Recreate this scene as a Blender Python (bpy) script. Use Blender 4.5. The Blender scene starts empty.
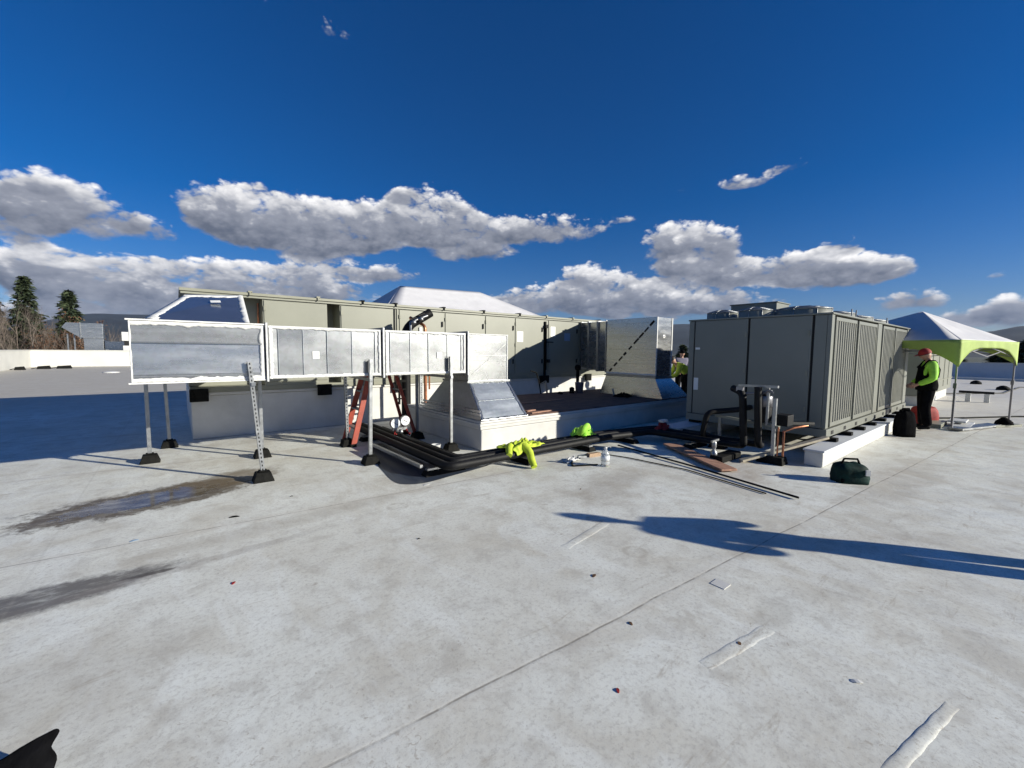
import bpy, bmesh, math, random
from mathutils import Vector, Matrix, noise
R = math.radians
random.seed(7)
scene = bpy.context.scene
C = scene.collection

# ------------------------------------------------------------------ camera
F, TILT, H, ROLL, YAW = 420.0, 32.5, 1.65, R(0.48), R(38.6)
cam_d = bpy.data.cameras.new('camera'); cam = bpy.data.objects.new('camera', cam_d); C.objects.link(cam)
cam_d.sensor_width = 36; cam_d.lens = F*36/1024; cam_d.clip_start = .05; cam_d.clip_end = 30000
pt = math.atan(TILT/F)
fwd = Vector((math.sin(YAW)*math.cos(pt), math.cos(YAW)*math.cos(pt), -math.sin(pt)))
rgt = Vector((math.cos(YAW), -math.sin(YAW), 0)); up = rgt.cross(fwd)
rr = rgt*math.cos(ROLL)+up*math.sin(ROLL); uu = up*math.cos(ROLL)-rgt*math.sin(ROLL)
M = Matrix((rr, uu, -fwd)).transposed().to_4x4(); M.translation = (0, 0, H)
cam.matrix_world = M
scene.camera = cam
scene.render.resolution_x = 1024; scene.render.resolution_y = 768

# ------------------------------------------------------------------ sun, sky, exposure
SUN_EL = R(18.4)
SUN_XY = Vector((.572, -.820)).normalized()          # towards the sun
scene.view_settings.view_transform = 'Standard'; scene.view_settings.look = 'None'
scene.view_settings.gamma = 1; scene.view_settings.use_curve_mapping = False
scene.view_settings.exposure = 0.58
SKY = .046; CLD0 = (1.8, 2.1, 2.9); CLD1 = (4.6, 4.9, 5.8); CLD2 = (15.5, 15.3, 15.3)
sl = bpy.data.lights.new('sun', 'SUN'); sl.energy = 4.9; sl.angle = R(.53); sl.color = (1, .955, .83)
so = bpy.data.objects.new('sun', sl); C.objects.link(so)
sdir = Vector((SUN_XY.x*math.cos(SUN_EL), SUN_XY.y*math.cos(SUN_EL), math.sin(SUN_EL)))
so.rotation_euler = sdir.to_track_quat('Z', 'Y').to_euler(); so.location = (0, -20, 30)

W = bpy.data.worlds.new('World'); scene.world = W; W.use_nodes = True
nt = W.node_tree; nt.nodes.clear()
def N(t, ty, **kw):
    n = t.nodes.new(ty)
    for k, v in kw.items(): setattr(n, k, v)
    return n
def mth(t, op, a, b=None, c=None, clamp=False):
    n = t.nodes.new('ShaderNodeMath'); n.operation = op; n.use_clamp = clamp
    for i, v in enumerate((a, b, c)):
        if v is None: continue
        if hasattr(v, 'links') or hasattr(v, 'is_linked'): t.links.new(v, n.inputs[i])
        else: n.inputs[i].default_value = v
    return n.outputs[0]
# clouds: (azimuth from the view heading, elevation, half widths) in degrees, strength
CLOUDS = [(-45.41, 13.02, 4.07, 2.43, 1.0), (-48.83, 11.38, 2.31, 2.15, 0.9), (-40.16, 12.04, 2.33, 1.15, 0.7), (-32.34, 14.98, 4.93, 3.07, 1.0), (-26.34, 14.5, 8.53, 3.28, 1.0), (-18.4, 15.38, 5.97, 2.98, 1), (-10.94, 17.12, 5.11, 3.01, 1), (-14.69, 19.1, 1.73, 0.89, 0.5), (-5.74, 14.99, 6.56, 2.9, 0.95), (3.55, 15.95, 7.9, 1.68, 0.85), (-48.49, 7.0, 3.55, 2.08, 1), (-43.38, 6.22, 5.71, 2.87, 1.1), (-35.39, 6.95, 7.17, 2.77, 1.1), (-26.53, 7.71, 7.52, 2.56, 1.05), (-17.28, 9.91, 5.49, 1.22, 0.8), (-44.92, 3.05, 8.95, 1.52, 0.8), (-9.71, 6.06, 7.82, 1.56, 0.6), (4.34, 6.9, 7.33, 1.96, 1), (11.56, 8.37, 5.4, 3.3, 1.05), (19.1, 6.66, 8.38, 2.23, 1), (22.37, 13.05, 5.24, 2.87, 1.05), (24.19, 9.79, 5.57, 1.87, 0.95), (31.97, 9.62, 4.82, 1.74, 0.95), (37.39, 9.07, 5.08, 1.84, 0.95), (37.26, 11.41, 2.03, 1.01, 0.7), (42.12, 8.52, 1.84, 0.86, 0.5), (28.02, 19.35, 2.67, 0.81, 0.5), (31.89, 20.14, 2.27, 0.67, 0.42), (21.54, 19.63, 1.6, 0.53, 0.35), (14.37, 16.74, 1.74, 0.57, 0.45), (36.78, 19.57, 1.01, 0.46, 0.3), (42.68, 5.39, 2.77, 1.17, 0.9), (49.51, 3.81, 1.82, 1.39, 0.9), (46.53, 3.45, 1.92, 0.92, 0.7), (48.72, 7.15, 0.93, 0.43, 0.4), (-26.71, 33.91, 3.47, 0.9, 0.36), (-21.43, 33.51, 4.45, 0.79, 0.33), (26.52, 6.38, 6.46, 1.65, 0.5)]
tc = N(nt, 'ShaderNodeTexCoord'); out = N(nt, 'ShaderNodeOutputWorld'); bg = N(nt, 'ShaderNodeBackground')
def mr(t, v, a, b, c, d, interp='SMOOTHSTEP'):
    m = N(t, 'ShaderNodeMapRange', interpolation_type=interp); t.links.new(v, m.inputs[0])
    for i, q in enumerate((a, b, c, d)): m.inputs[i+1].default_value = q
    return m.outputs[0]
sx = N(nt, 'ShaderNodeSeparateXYZ'); nt.links.new(tc.outputs['Generated'], sx.inputs[0])
rx = mth(nt, 'SUBTRACT', mth(nt, 'MULTIPLY', sx.outputs[0], math.cos(YAW)), mth(nt, 'MULTIPLY', sx.outputs[1], math.sin(YAW)))
ry = mth(nt, 'ADD', mth(nt, 'MULTIPLY', sx.outputs[0], math.sin(YAW)), mth(nt, 'MULTIPLY', sx.outputs[1], math.cos(YAW)))
AZ = mth(nt, 'MULTIPLY', mth(nt, 'ARCTAN2', rx, ry), 57.2958)
EL = mth(nt, 'MULTIPLY', mth(nt, 'ARCSINE', sx.outputs[2]), 57.2958)
tot = None; wsum = None
for (a, e, ra, re, s) in CLOUDS:
    da = mth(nt, 'MULTIPLY_ADD', AZ, 1/ra, -a/ra); de = mth(nt, 'MULTIPLY_ADD', EL, 1/re, -e/re)
    d2 = mth(nt, 'MULTIPLY_ADD', da, da, mth(nt, 'MULTIPLY', de, de))
    g1 = mth(nt, 'MULTIPLY', mth(nt, 'SUBTRACT', 1.9, d2, clamp=False), s*.75)
    g1 = mth(nt, 'MAXIMUM', g1, 0)
    ws = mth(nt, 'MULTIPLY', g1, de)
    wsum = ws if wsum is None else mth(nt, 'ADD', wsum, ws)
    tot = g1 if tot is None else mth(nt, 'ADD', tot, g1)
hgt = mth(nt, 'DIVIDE', wsum, mth(nt, 'ADD', tot, .02))          # -1 at the base of a cloud, +1 at its top
tot = mth(nt, 'MINIMUM', tot, 1.25)
back = mr(nt, mth(nt, 'ABSOLUTE', AZ), 58, 75, 0, 1)
low = mth(nt, 'SUBTRACT', 1, mth(nt, 'MULTIPLY', mth(nt, 'ABSOLUTE', mth(nt, 'SUBTRACT', EL, 10)), .11), clamp=True)
tot = mth(nt, 'MAXIMUM', tot, mth(nt, 'MULTIPLY', mth(nt, 'MULTIPLY', back, low), .6))
cv = N(nt, 'ShaderNodeCombineXYZ'); nt.links.new(mth(nt, 'MULTIPLY', AZ, .16), cv.inputs[0]); nt.links.new(mth(nt, 'MULTIPLY', EL, .27), cv.inputs[1])
def cnoise(offs, det):
    mp = N(nt, 'ShaderNodeMapping'); mp.inputs['Location'].default_value = offs; nt.links.new(cv.outputs[0], mp.inputs[0])
    n1 = N(nt, 'ShaderNodeTexNoise'); n1.inputs['Scale'].default_value = 1.1; n1.inputs['Detail'].default_value = det; n1.inputs['Roughness'].default_value = .60; n1.inputs['Distortion'].default_value = .2
    nt.links.new(mp.outputs[0], n1.inputs['Vector']); return n1.outputs['Fac']
na, nb = cnoise((0, 0, 0), 7), cnoise((.10, .28, 0), 4)
msk = mr(nt, tot, .02, .35, 0, 1)
vo = N(nt, 'ShaderNodeTexVoronoi'); vo.inputs['Scale'].default_value = 4.6; vo.inputs['Detail'].default_value = 2; vo.inputs['Roughness'].default_value = .55; vw = N(nt, 'ShaderNodeVectorMath', operation='MULTIPLY_ADD'); vw.inputs[1].default_value = (.35, .35, .35)
cv3 = N(nt, 'ShaderNodeCombineXYZ'); nt.links.new(na, cv3.inputs[0]); nt.links.new(nb, cv3.inputs[1]); nt.links.new(cv3.outputs[0], vw.inputs[0]); nt.links.new(cv.outputs[0], vw.inputs[2]); nt.links.new(vw.outputs[0], vo.inputs['Vector'])
bil = mth(nt, 'SUBTRACT', .42, vo.outputs['Distance'])
nz = mth(nt, 'ADD', mth(nt, 'MULTIPLY', mth(nt, 'SUBTRACT', na, .5), 2.7), mth(nt, 'MULTIPLY', bil, mr(nt, hgt, -.8, .5, .15, .55)))
dens = mth(nt, 'ADD', tot, mth(nt, 'MULTIPLY', nz, msk))
cover = mth(nt, 'MULTIPLY', mr(nt, dens, .32, .86, 0, 1), mr(nt, EL, -1, 3, .55, 1))
sky = N(nt, 'ShaderNodeTexSky', sky_type='NISHITA', sun_disc=False)
sky.sun_elevation = SUN_EL; sky.sun_rotation = math.atan2(SUN_XY.x, SUN_XY.y)
sky.altitude = 0; sky.air_density = 1.0; sky.dust_density = .3; sky.ozone_density = 4.0
hs = N(nt, 'ShaderNodeHueSaturation'); hs.inputs['Saturation'].default_value = 1.29; hs.inputs['Value'].default_value = 1
sm = N(nt, 'ShaderNodeMix', data_type='RGBA', blend_type='MULTIPLY'); sm.inputs[0].default_value = 1; sm.inputs[7].default_value = (1.02, 1.02, 1.30, 1)
nt.links.new(sky.outputs[0], sm.inputs[6]); nt.links.new(sm.outputs[2], hs.inputs['Color'])
lit = mth(nt, 'ADD', mth(nt, 'MULTIPLY', hgt, .36), .53)
lit = mth(nt, 'ADD', lit, mth(nt, 'MULTIPLY', mth(nt, 'SUBTRACT', na, nb), 1.5))
lit = mth(nt, 'ADD', lit, mth(nt, 'MULTIPLY', bil, .28))
lit = mth(nt, 'ADD', lit, mth(nt, 'MULTIPLY', mr(nt, dens, .5, 1.2, 1, 0, 'LINEAR'), .22), clamp=True)
cr = N(nt, 'ShaderNodeValToRGB'); nt.links.new(lit, cr.inputs[0])
cr.color_ramp.elements[0].position = .0; cr.color_ramp.elements[0].color = (*CLD0, 1)
cr.color_ramp.elements[1].position = .98; cr.color_ramp.elements[1].color = (*CLD2, 1)
e = cr.color_ramp.elements.new(.5); e.color = (*CLD1, 1)
mx = N(nt, 'ShaderNodeMix', data_type='RGBA'); nt.links.new(cover, mx.inputs[0]); nt.links.new(hs.outputs[0], mx.inputs[6]); nt.links.new(cr.outputs[0], mx.inputs[7])
nt.links.new(mx.outputs[2], bg.inputs[0]); bg.inputs[1].default_value = SKY
nt.links.new(bg.outputs[0], out.inputs[0])
W.cycles.sampling_method = 'MANUAL'; W.cycles.sample_map_resolution = 256
scene.cycles.max_bounces = 6; scene.cycles.diffuse_bounces = 3; scene.cycles.glossy_bounces = 3

# ------------------------------------------------------------------ helpers
class MB:
    def __init__(s): s.v = []; s.f = []; s.m = []; s.sm = []
    def add(s, vs, fs, mi=0, smooth=False):
        b = len(s.v); s.v += [tuple(p) for p in vs]
        for f in fs: s.f.append(tuple(b+i for i in f)); s.m.append(mi); s.sm.append(smooth)
        return s
    def box(s, x0, x1, y0, y1, z0, z1, mi=0):
        return s.hexa([(x0,y0,z0),(x1,y0,z0),(x1,y1,z0),(x0,y1,z0)], [(x0,y0,z1),(x1,y0,z1),(x1,y1,z1),(x0,y1,z1)], mi)
    def hexa(s, bot, top, mi=0):
        n = len(bot); vs = list(bot)+list(top)
        fs = [tuple(range(n-1, -1, -1)), tuple(range(n, 2*n))]+[(i, (i+1) % n, n+(i+1) % n, n+i) for i in range(n)]
        return s.add(vs, fs, mi)
    def bar(s, p0, p1, w, h, mi=0, upv=(0, 0, 1)):
        p0, p1 = Vector(p0), Vector(p1); d = (p1-p0).normalized(); u = Vector(upv)
        if abs(d.dot(u)) > .99: u = Vector((0, 1, 0))
        a = d.cross(u).normalized()*w/2; b = a.cross(d).normalized()*h/2
        return s.hexa([p0-a-b, p0+a-b, p0+a+b, p0-a+b], [p1-a-b, p1+a-b, p1+a+b, p1-a+b], mi)
    def tube(s, pts, r, n=10, mi=0, caps=True):
        pts = [Vector(p) for p in pts]; rs = r if isinstance(r, (list, tuple)) else [r]*len(pts)
        rings = []; prev = None
        for i, p in enumerate(pts):
            d = (pts[min(i+1, len(pts)-1)]-pts[max(i-1, 0)]).normalized()
            if prev is None: a = d.cross(Vector((0, 0, 1)) if abs(d.z) < .9 else Vector((1, 0, 0))).normalized()
            else: a = (prev-d*prev.dot(d)).normalized()
            prev = a; b = d.cross(a)
            rings.append([p+(a*math.cos(2*math.pi*k/n)+b*math.sin(2*math.pi*k/n))*rs[i] for k in range(n)])
        vs = [q for ring in rings for q in ring]; fs = []
        for i in range(len(pts)-1):
            for k in range(n): fs.append((i*n+k, i*n+(k+1) % n, (i+1)*n+(k+1) % n, (i+1)*n+k))
        s.add(vs, fs, mi, True)
        if caps:
            s.add(rings[0], [tuple(range(n-1, -1, -1))], mi); s.add(rings[-1], [tuple(range(n))], mi)
        return s
    def lathe(s, prof, c=(0, 0, 0), n=20, mi=0):
        vs = [(c[0]+r*math.cos(2*math.pi*k/n), c[1]+r*math.sin(2*math.pi*k/n), c[2]+z) for r, z in prof for k in range(n)]
        fs = [(i*n+k, i*n+(k+1) % n, (i+1)*n+(k+1) % n, (i+1)*n+k) for i in range(len(prof)-1) for k in range(n)]
        fs.append(tuple(range(n-1, -1, -1))); fs.append(tuple((len(prof)-1)*n+k for k in range(n)))
        return s.add(vs, fs, mi, True)
    def build(s, name, mats, parent=None, bevel=0, world=True):
        me = bpy.data.meshes.new(name)
        o_ = Vector((0, 0, 0))
        if parent is not None and world:
            q = parent
            while q is not None: o_ = o_+Vector(q.location); q = q.parent
        me.from_pydata([Vector(p)-o_ for p in s.v], [], s.f)
        for p, mi, sm in zip(me.polygons, s.m, s.sm): p.material_index = mi; p.use_smooth = sm
        bm = bmesh.new(); bm.from_mesh(me); bmesh.ops.recalc_face_normals(bm, faces=bm.faces); bm.to_mesh(me); bm.free()
        for m_ in (mats if isinstance(mats, (list, tuple)) else [mats]): me.materials.append(m_)
        ob = bpy.data.objects.new(name, me); C.objects.link(ob)
        if parent is not None: ob.parent = parent
        if bevel:
            b = ob.modifiers.new('bevel', 'BEVEL'); b.width = bevel; b.segments = 2; b.limit_method = 'ANGLE'
            b.harden_normals = False
        return ob
def tag(o, label=None, cat=None, group=None, kind=None):
    if label: o['label'] = label
    if cat: o['category'] = cat
    if group: o['group'] = group
    if kind: o['kind'] = kind
    return o
def thing(name, label, cat, loc=(0, 0, 0), rotz=0, group=None):
    o = bpy.data.objects.new(name, None); C.objects.link(o); o.location = loc; o.rotation_euler = (0, 0, rotz)
    o.empty_display_size = .2
    return tag(o, label, cat, group)
def copy_tree(o, parent=None):
    c = o.copy(); C.objects.link(c)
    if parent: c.parent = parent
    for ch in list(o.children): copy_tree(ch, c)
    return c

# ------------------------------------------------------------------ materials
def mat(name, col, rough=.6, metal=0., var=.12, scale=3., col2=None, bump=0., bscale=60., spec=.5, trans=0., aniso=(1, 1, 1), rvar=.0):
    m = bpy.data.materials.new(name); m.use_nodes = True; t = m.node_tree; b = t.nodes['Principled BSDF']
    b.inputs['Roughness'].default_value = rough; b.inputs['Metallic'].default_value = metal
    b.inputs['Specular IOR Level'].default_value = spec; b.inputs['Transmission Weight'].default_value = trans
    tc = N(t, 'ShaderNodeTexCoord'); mp = N(t, 'ShaderNodeMapping'); mp.inputs['Scale'].default_value = aniso
    t.links.new(tc.outputs['Object'], mp.inputs[0])
    n = N(t, 'ShaderNodeTexNoise'); n.inputs['Scale'].default_value = scale; n.inputs['Detail'].default_value = 7; n.inputs['Roughness'].default_value = .62
    t.links.new(mp.outputs[0], n.inputs['Vector'])
    mxx = N(t, 'ShaderNodeMix', data_type='RGBA'); f = mr(t, n.outputs['Fac'], .32, .68, 0, 1, 'LINEAR'); t.links.new(f, mxx.inputs[0])
    c2 = col2 or tuple(c*(1-var*2) for c in col)
    mxx.inputs[6].default_value = (*c2, 1); mxx.inputs[7].default_value = (*[min(1, c*(1+var*.5)) for c in col], 1)
    t.links.new(mxx.outputs[2], b.inputs['Base Color'])
    if rvar: t.links.new(mr(t, n.outputs['Fac'], .3, .7, rough-rvar, rough+rvar, 'LINEAR'), b.inputs['Roughness'])
    if bump:
        n2 = N(t, 'ShaderNodeTexNoise'); n2.inputs['Scale'].default_value = bscale; n2.inputs['Detail'].default_value = 4
        t.links.new(mp.outputs[0], n2.inputs['Vector'])
        bp = N(t, 'ShaderNodeBump'); bp.inputs['Strength'].default_value = bump; bp.inputs['Distance'].default_value = .01
        t.links.new(n2.outputs['Fac'], bp.inputs['Height']); t.links.new(bp.outputs[0], b.inputs['Normal'])
    return m
MT = dict(
 curb=mat('white_membrane', (.60, .59, .56), .5, var=.08, scale=2.2, bump=.25, bscale=9),
 beige=mat('beige_paint', (.245, .248, .20), .42, var=.05, scale=1.2, bump=.05, bscale=3),
 beige_d=mat('beige_trim', (.24, .24, .185), .45, var=.08, scale=2),
 chill=mat('grey_green_paint', (.20, .205, .175), .42, var=.05, scale=1.0, bump=.05, bscale=2),
 slat=mat('coil_guard', (.22, .22, .185), .5, var=.1, scale=4),
 coil=mat('coil_fins', (.035, .035, .032), .6, var=.2, scale=40),
 seal=mat('white_sealant', (.68, .68, .66), .55, var=.06, scale=20, bump=.6, bscale=45),
 black=mat('black_insulation', (.007, .007, .008), .6, spec=.25, var=.3, scale=9, bump=.3, bscale=20),
 rubber=mat('black_rubber', (.010, .010, .009), .8, spec=.15, var=.35, scale=14, bump=.4, bscale=60),
 dark=mat('dark_void', (.01, .01, .01), .8, var=.2),
 steel=mat('zinc_strut', (.33, .34, .35), .42, metal=.85, var=.15, scale=12, rvar=.1),
 copper=mat('copper_pipe', (.52, .21, .11), .38, metal=.8, var=.25, scale=10),
 rust=mat('brown_deck', (.16, .085, .062), .8, var=.28, scale=3.5, bump=.4, bscale=25, aniso=(1, 3, 1)),
 orange=mat('orange_fibreglass', (.32, .045, .02), .5, var=.15, scale=8),
 hivis=mat('hi_vis_yellow', (.48, .60, .04), .75, var=.14, scale=9, bump=.3, bscale=30),
 hivis_g=mat('hi_vis_green', (.34, .72, .06), .75, var=.12, scale=9),
 white=mat('white_plastic', (.60, .60, .585), .45, var=.05),
 paper=mat('white_sticker', (.80, .80, .78), .6, var=.03),
 clothblack=mat('black_cloth', (.006, .006, .007), .95, spec=.05, var=.3, scale=12, bump=.5, bscale=40),
 cloth_grey=mat('lavender_grey_cloth', (.20, .19, .25), .9, var=.12, scale=9),
 skin=mat('skin', (.48, .27, .19), .55, var=.08, scale=12),
 hair=mat('dark_hair', (.02, .013, .01), .6, var=.3, scale=50),
 red=mat('red_fabric', (.32, .012, .01), .75, var=.2, scale=10),
 green_f=mat('dark_green_fabric', (.003, .028, .023), .75, spec=.2, var=.35, scale=8, bump=.4, bscale=30),
 canopy=mat('white_canopy', (.62, .61, .62), .7, var=.05, scale=2, bump=.5, bscale=4),
 lime=mat('lime_canopy', (.33, .44, .10), .75, var=.08, scale=3),
 wood=mat('plywood', (.42, .28, .17), .75, var=.2, scale=5, aniso=(1, 8, 1)),
 wood_r=mat('reddish_board', (.40, .22, .15), .75, var=.22, scale=5, aniso=(5, 1, 1)),
 timber=mat('pale_timber', (.50, .44, .33), .8, var=.2, scale=6),
 hill=mat('forest_hill', (.012, .019, .021), .95, var=.45, scale=.004),
 field=mat('valley_ground', (.06, .075, .045), .95, var=.4, scale=.01),
 bark=mat('bark', (.16, .125, .10), .9, var=.25, scale=8),
 bark_p=mat('pale_bare_bark', (.26, .22, .19), .9, var=.25, scale=8),
 parapet=mat('cream_parapet', (.56, .555, .52), .6, var=.06, scale=.6),
 greywall=mat('pale_parapet_cladding', (.55, .57, .6), .6, var=.08, scale=.6),
 gauge=mat('gauge_face', (.75, .77, .78), .3, var=.04),
 alu=mat('tent_pole_grey', (.22, .22, .24), .4, metal=.6, var=.1),
 leaf=mat('dry_leaf', (.14, .07, .03), .8, var=.3),
 blue_l=mat('blue_label', (.25, .36, .50), .5, var=.08),
)
def foliage(name, c1, c2, rough=.8):
    m = bpy.data.materials.new(name); m.use_nodes = True; t = m.node_tree; b = t.nodes['Principled BSDF']; b.inputs['Roughness'].default_value = rough
    g = N(t, 'ShaderNodeNewGeometry'); cr = N(t, 'ShaderNodeValToRGB'); t.links.new(g.outputs['Random Per Island'], cr.inputs[0])
    cr.color_ramp.elements[0].color = (*c1, 1); cr.color_ramp.elements[1].color = (*c2, 1); t.links.new(cr.outputs[0], b.inputs['Base Color'])
    return m
MT['needle'] = foliage('conifer_needles', (.012, .024, .011), (.045, .062, .022))
MT['russet'] = foliage('russet_leaves', (.10, .045, .025), (.20, .10, .05))
MT['twig'] = foliage('grey_twigs', (.10, .08, .065), (.22, .18, .15))
# galvanised sheet: spangle cells, drawing streaks, satin reflection
def galv(name, base, rough, streak=(1, 1, 6)):
    m = mat(name, base, rough, metal=.88, var=.07, scale=1.3, aniso=streak, bump=.06, bscale=1.6, rvar=.05)
    t = m.node_tree; b = t.nodes['Principled BSDF']
    v = N(t, 'ShaderNodeTexVoronoi'); v.inputs['Scale'].default_value = 26; tc = N(t, 'ShaderNodeTexCoord'); t.links.new(tc.outputs['Object'], v.inputs['Vector'])
    l = b.inputs['Base Color'].links[0].from_socket
    mm = N(t, 'ShaderNodeMix', data_type='RGBA', blend_type='OVERLAY'); mm.inputs[0].default_value = .07
    t.links.new(l, mm.inputs[6]); t.links.new(v.outputs['Color'], mm.inputs[7])
    s = N(t, 'ShaderNodeHueSaturation'); s.inputs['Saturation'].default_value = .25; t.links.new(mm.outputs[2], s.inputs['Color']); t.links.new(s.outputs[0], b.inputs['Base Color'])
    return m
MT['galv'] = galv('galvanised_sheet', (.42, .45, .475), .27)
MT['galv2'] = galv('galvanised_sheet_bright', (.30, .335, .36), .28, (1, 1, 2))
MT['galv_s'] = galv('galvanised_sheet_smooth', (.20, .30, .46), .18)
MT['galv_b'] = galv('galvanised_sheet_pale_blue', (.24, .345, .43), .36)
MT['plastic'] = mat('clear_plastic', (.85, .88, .9), .12, var=.02, trans=.75)

# ------------------------------------------------------------------ roof
def roof_material():
    m = bpy.data.materials.new('roof_membrane'); m.use_nodes = True; t = m.node_tree; b = t.nodes['Principled BSDF']
    tc = N(t, 'ShaderNodeTexCoord'); P = tc.outputs['Object']
    def noise(scale, det=6, rough=.6, dist=0, aniso=None, offs=(0, 0, 0)):
        mp = N(t, 'ShaderNodeMapping'); mp.inputs['Location'].default_value = offs; mp.inputs['Scale'].default_value = aniso or (1, 1, 1); t.links.new(P, mp.inputs[0])
        n = N(t, 'ShaderNodeTexNoise'); n.inputs['Scale'].default_value = scale; n.inputs['Detail'].default_value = det; n.inputs['Roughness'].default_value = rough; n.inputs['Distortion'].default_value = dist
        t.links.new(mp.outputs[0], n.inputs['Vector']); return n.outputs['Fac']
    def mix(f, a, bb, typ='MIX'):
        x = N(t, 'ShaderNodeMix', data_type='RGBA', blend_type=typ)
        if isinstance(f, float): x.inputs[0].default_value = f
        else: t.links.new(f, x.inputs[0])
        for i, q in ((6, a), (7, bb)):
            if isinstance(q, tuple): x.inputs[i].default_value = (*q, 1)
            else: t.links.new(q, x.inputs[i])
        return x.outputs[2]
    sp = N(t, 'ShaderNodeSeparateXYZ'); t.links.new(P, sp.inputs[0]); X, Y = sp.outputs[0], sp.outputs[1]
    c = mix(mr(t, noise(.55, 5, .6, .4), .34, .66, 0, 1), (.67, .66, .59), (.775, .785, .725))
    c = mix(mth(t, 'MULTIPLY', mr(t, noise(1.6, 8, .68, .6), .44, .68, 0, 1), .62), c, (.52, .48, .395))        # tan traffic dirt
    c = mix(mth(t, 'MULTIPLY', mr(t, noise(5, 8, .7, .3, None, (3, 1, 0)), .46, .68, 0, 1), .55), c, (.46, .435, .38))
    c = mix(mth(t, 'MULTIPLY', mr(t, noise(2.3, 6, .6, 1.0, (1, .35, 1), (9, 2, 0)), .50, .64, 0, 1), .40), c, (.82, .84, .80))   # scrubbed pale swipes
    c = mix(mth(t, 'MULTIPLY', mr(t, noise(38, 5, .75), .47, .68, 0, 1), .5), c, (.38, .36, .32))           # fine grit
    c = mix(mth(t, 'MULTIPLY', mr(t, noise(150, 3, .6), .58, .70, 0, 1), .45), c, (.28, .26, .22))
    c = mix(mth(t, 'MULTIPLY', mr(t, noise(4, 7, .75, .8, (.35, 2.2, 1), (4, 4, 0)), .58, .70, 0, 1), .5), c, (.36, .31, .24))   # drag scuffs
    c = mix(mth(t, 'MULTIPLY', mth(t, 'MULTIPLY', mr(t, noise(1.1, 2, .5, 0, None, (8, 3, 0)), .5, .6, 0, 1), mr(t, noise(22, 4, .7, 1.5, None, (1, 9, 0)), .60, .68, 0, 1)), .45), c, (.26, .20, .14))   # rusty crumbs
    # round water marks
    v = N(t, 'ShaderNodeTexVoronoi'); v.inputs['Scale'].default_value = 1.5; t.links.new(P, v.inputs['Vector'])
    ring = mth(t, 'MULTIPLY', mr(t, v.outputs['Distance'], .10, .155, 0, 1), mr(t, v.outputs['Distance'], .16, .19, 1, 0))
    disc = mr(t, v.outputs['Distance'], .12, .19, 1, 0)
    sel = mr(t, noise(.9, 2, .5, 0, None, (5, 5, 0)), .53, .6, 0, 1)
    c = mix(mth(t, 'MULTIPLY', mth(t, 'MULTIPLY', mth(t, 'ADD', mth(t, 'MULTIPLY', ring, .7), mth(t, 'MULTIPLY', disc, .55)), sel), mr(t, noise(9, 4), .35, .6, 0, .5)), c, (.34, .30, .24))
    # beyond the units the roof is tanner and dirtier
    far = mr(t, mth(t, 'ADD', Y, mth(t, 'MULTIPLY', noise(.15), 6)), 15, 24, 0, 1)
    farx = mr(t, X, 6, 14, 1, 0)
    c = mix(mth(t, 'MULTIPLY', mth(t, 'MULTIPLY', far, farx), .75), c, (.40, .36, .30))
    warm = mr(t, X, 9, 20, 0, .55); c = mix(warm, c, (.58, .53, .47))
    # stains of their own shape: (cx, cy, angle, half length, half width, softness, strength, colour)
    ST = [(-.30, 5.98, R(10), 1.06, .46, .28, .96, (.105, .080, .050)), (.45, 6.35, R(20), .62, .34, .5, .8, (.16, .12, .07)),
          (-1.0, 3.98, R(2), 1.0, .20, .5, .92, (.12, .11, .10)), (.05, 3.95, R(5), .9, .06, .7, .35, (.25, .22, .2)), (-.2, 3.97, R(-4), .16, .03, .5, .8, (.07, .06, .05)),
          (.8, 4.4, R(4), 1.5, .14, .9, .28, (.28, .24, .19)), (4.2, 3.3, R(10), .75, .3, .9, .42, (.25, .2, .15)), (3.75, 2.9, 0, .45, .22, .9, .22, (.25, .2, .15)),
          (2.9, .95, R(4), .2, .1, .6, .32, (.3, .27, .22)), (4.6, .9, R(-30), 1.1, .18, 1, .25, (.33, .27, .2)), (-.5, 2.9, 0, .5, .35, .9, .30, (.38, .34, .27)),
          (12.2, 1.5, 0, 1.4, .5, .8, .28, (.3, .25, .2)), (7.5, 1.1, 0, 1.6, .35, .9, .3, (.35, .3, .24)), (3.2, 8.8, 0, 3.2, .4, .8, .4, (.3, .27, .22)), (6.2, 2.7, .4, .9, .5, .8, .4, (.28, .2, .14))]
    wob = mth(t, 'ADD', mth(t, 'MULTIPLY', noise(2.6, 8, .74, 0, None, (2, 7, 0)), 1.1), mth(t, 'MULTIPLY', mth(t, 'SUBTRACT', noise(16, 5, .7), .5), .6)); wet = None; grime = noise(7, 7, .78, .3, (.6, 1.5, 1), (3, 3, 0))
    for i, (cx, cy, an, L, w, soft, st, col) in enumerate(ST):
        dx = mth(t, 'SUBTRACT', X, cx); dy = mth(t, 'SUBTRACT', Y, cy)
        u = mth(t, 'MULTIPLY', mth(t, 'ADD', mth(t, 'MULTIPLY', dx, math.cos(an)), mth(t, 'MULTIPLY', dy, math.sin(an))), 1/L)
        vv = mth(t, 'MULTIPLY', mth(t, 'SUBTRACT', mth(t, 'MULTIPLY', dy, math.cos(an)), mth(t, 'MULTIPLY', dx, math.sin(an))), 1/w)
        d = mth(t, 'SQRT', mth(t, 'ADD', mth(t, 'MULTIPLY', u, u), mth(t, 'MULTIPLY', vv, vv)))
        d = mth(t, 'ADD', d, mth(t, 'MULTIPLY', mth(t, 'SUBTRACT', wob, .5), 1.1))
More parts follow.
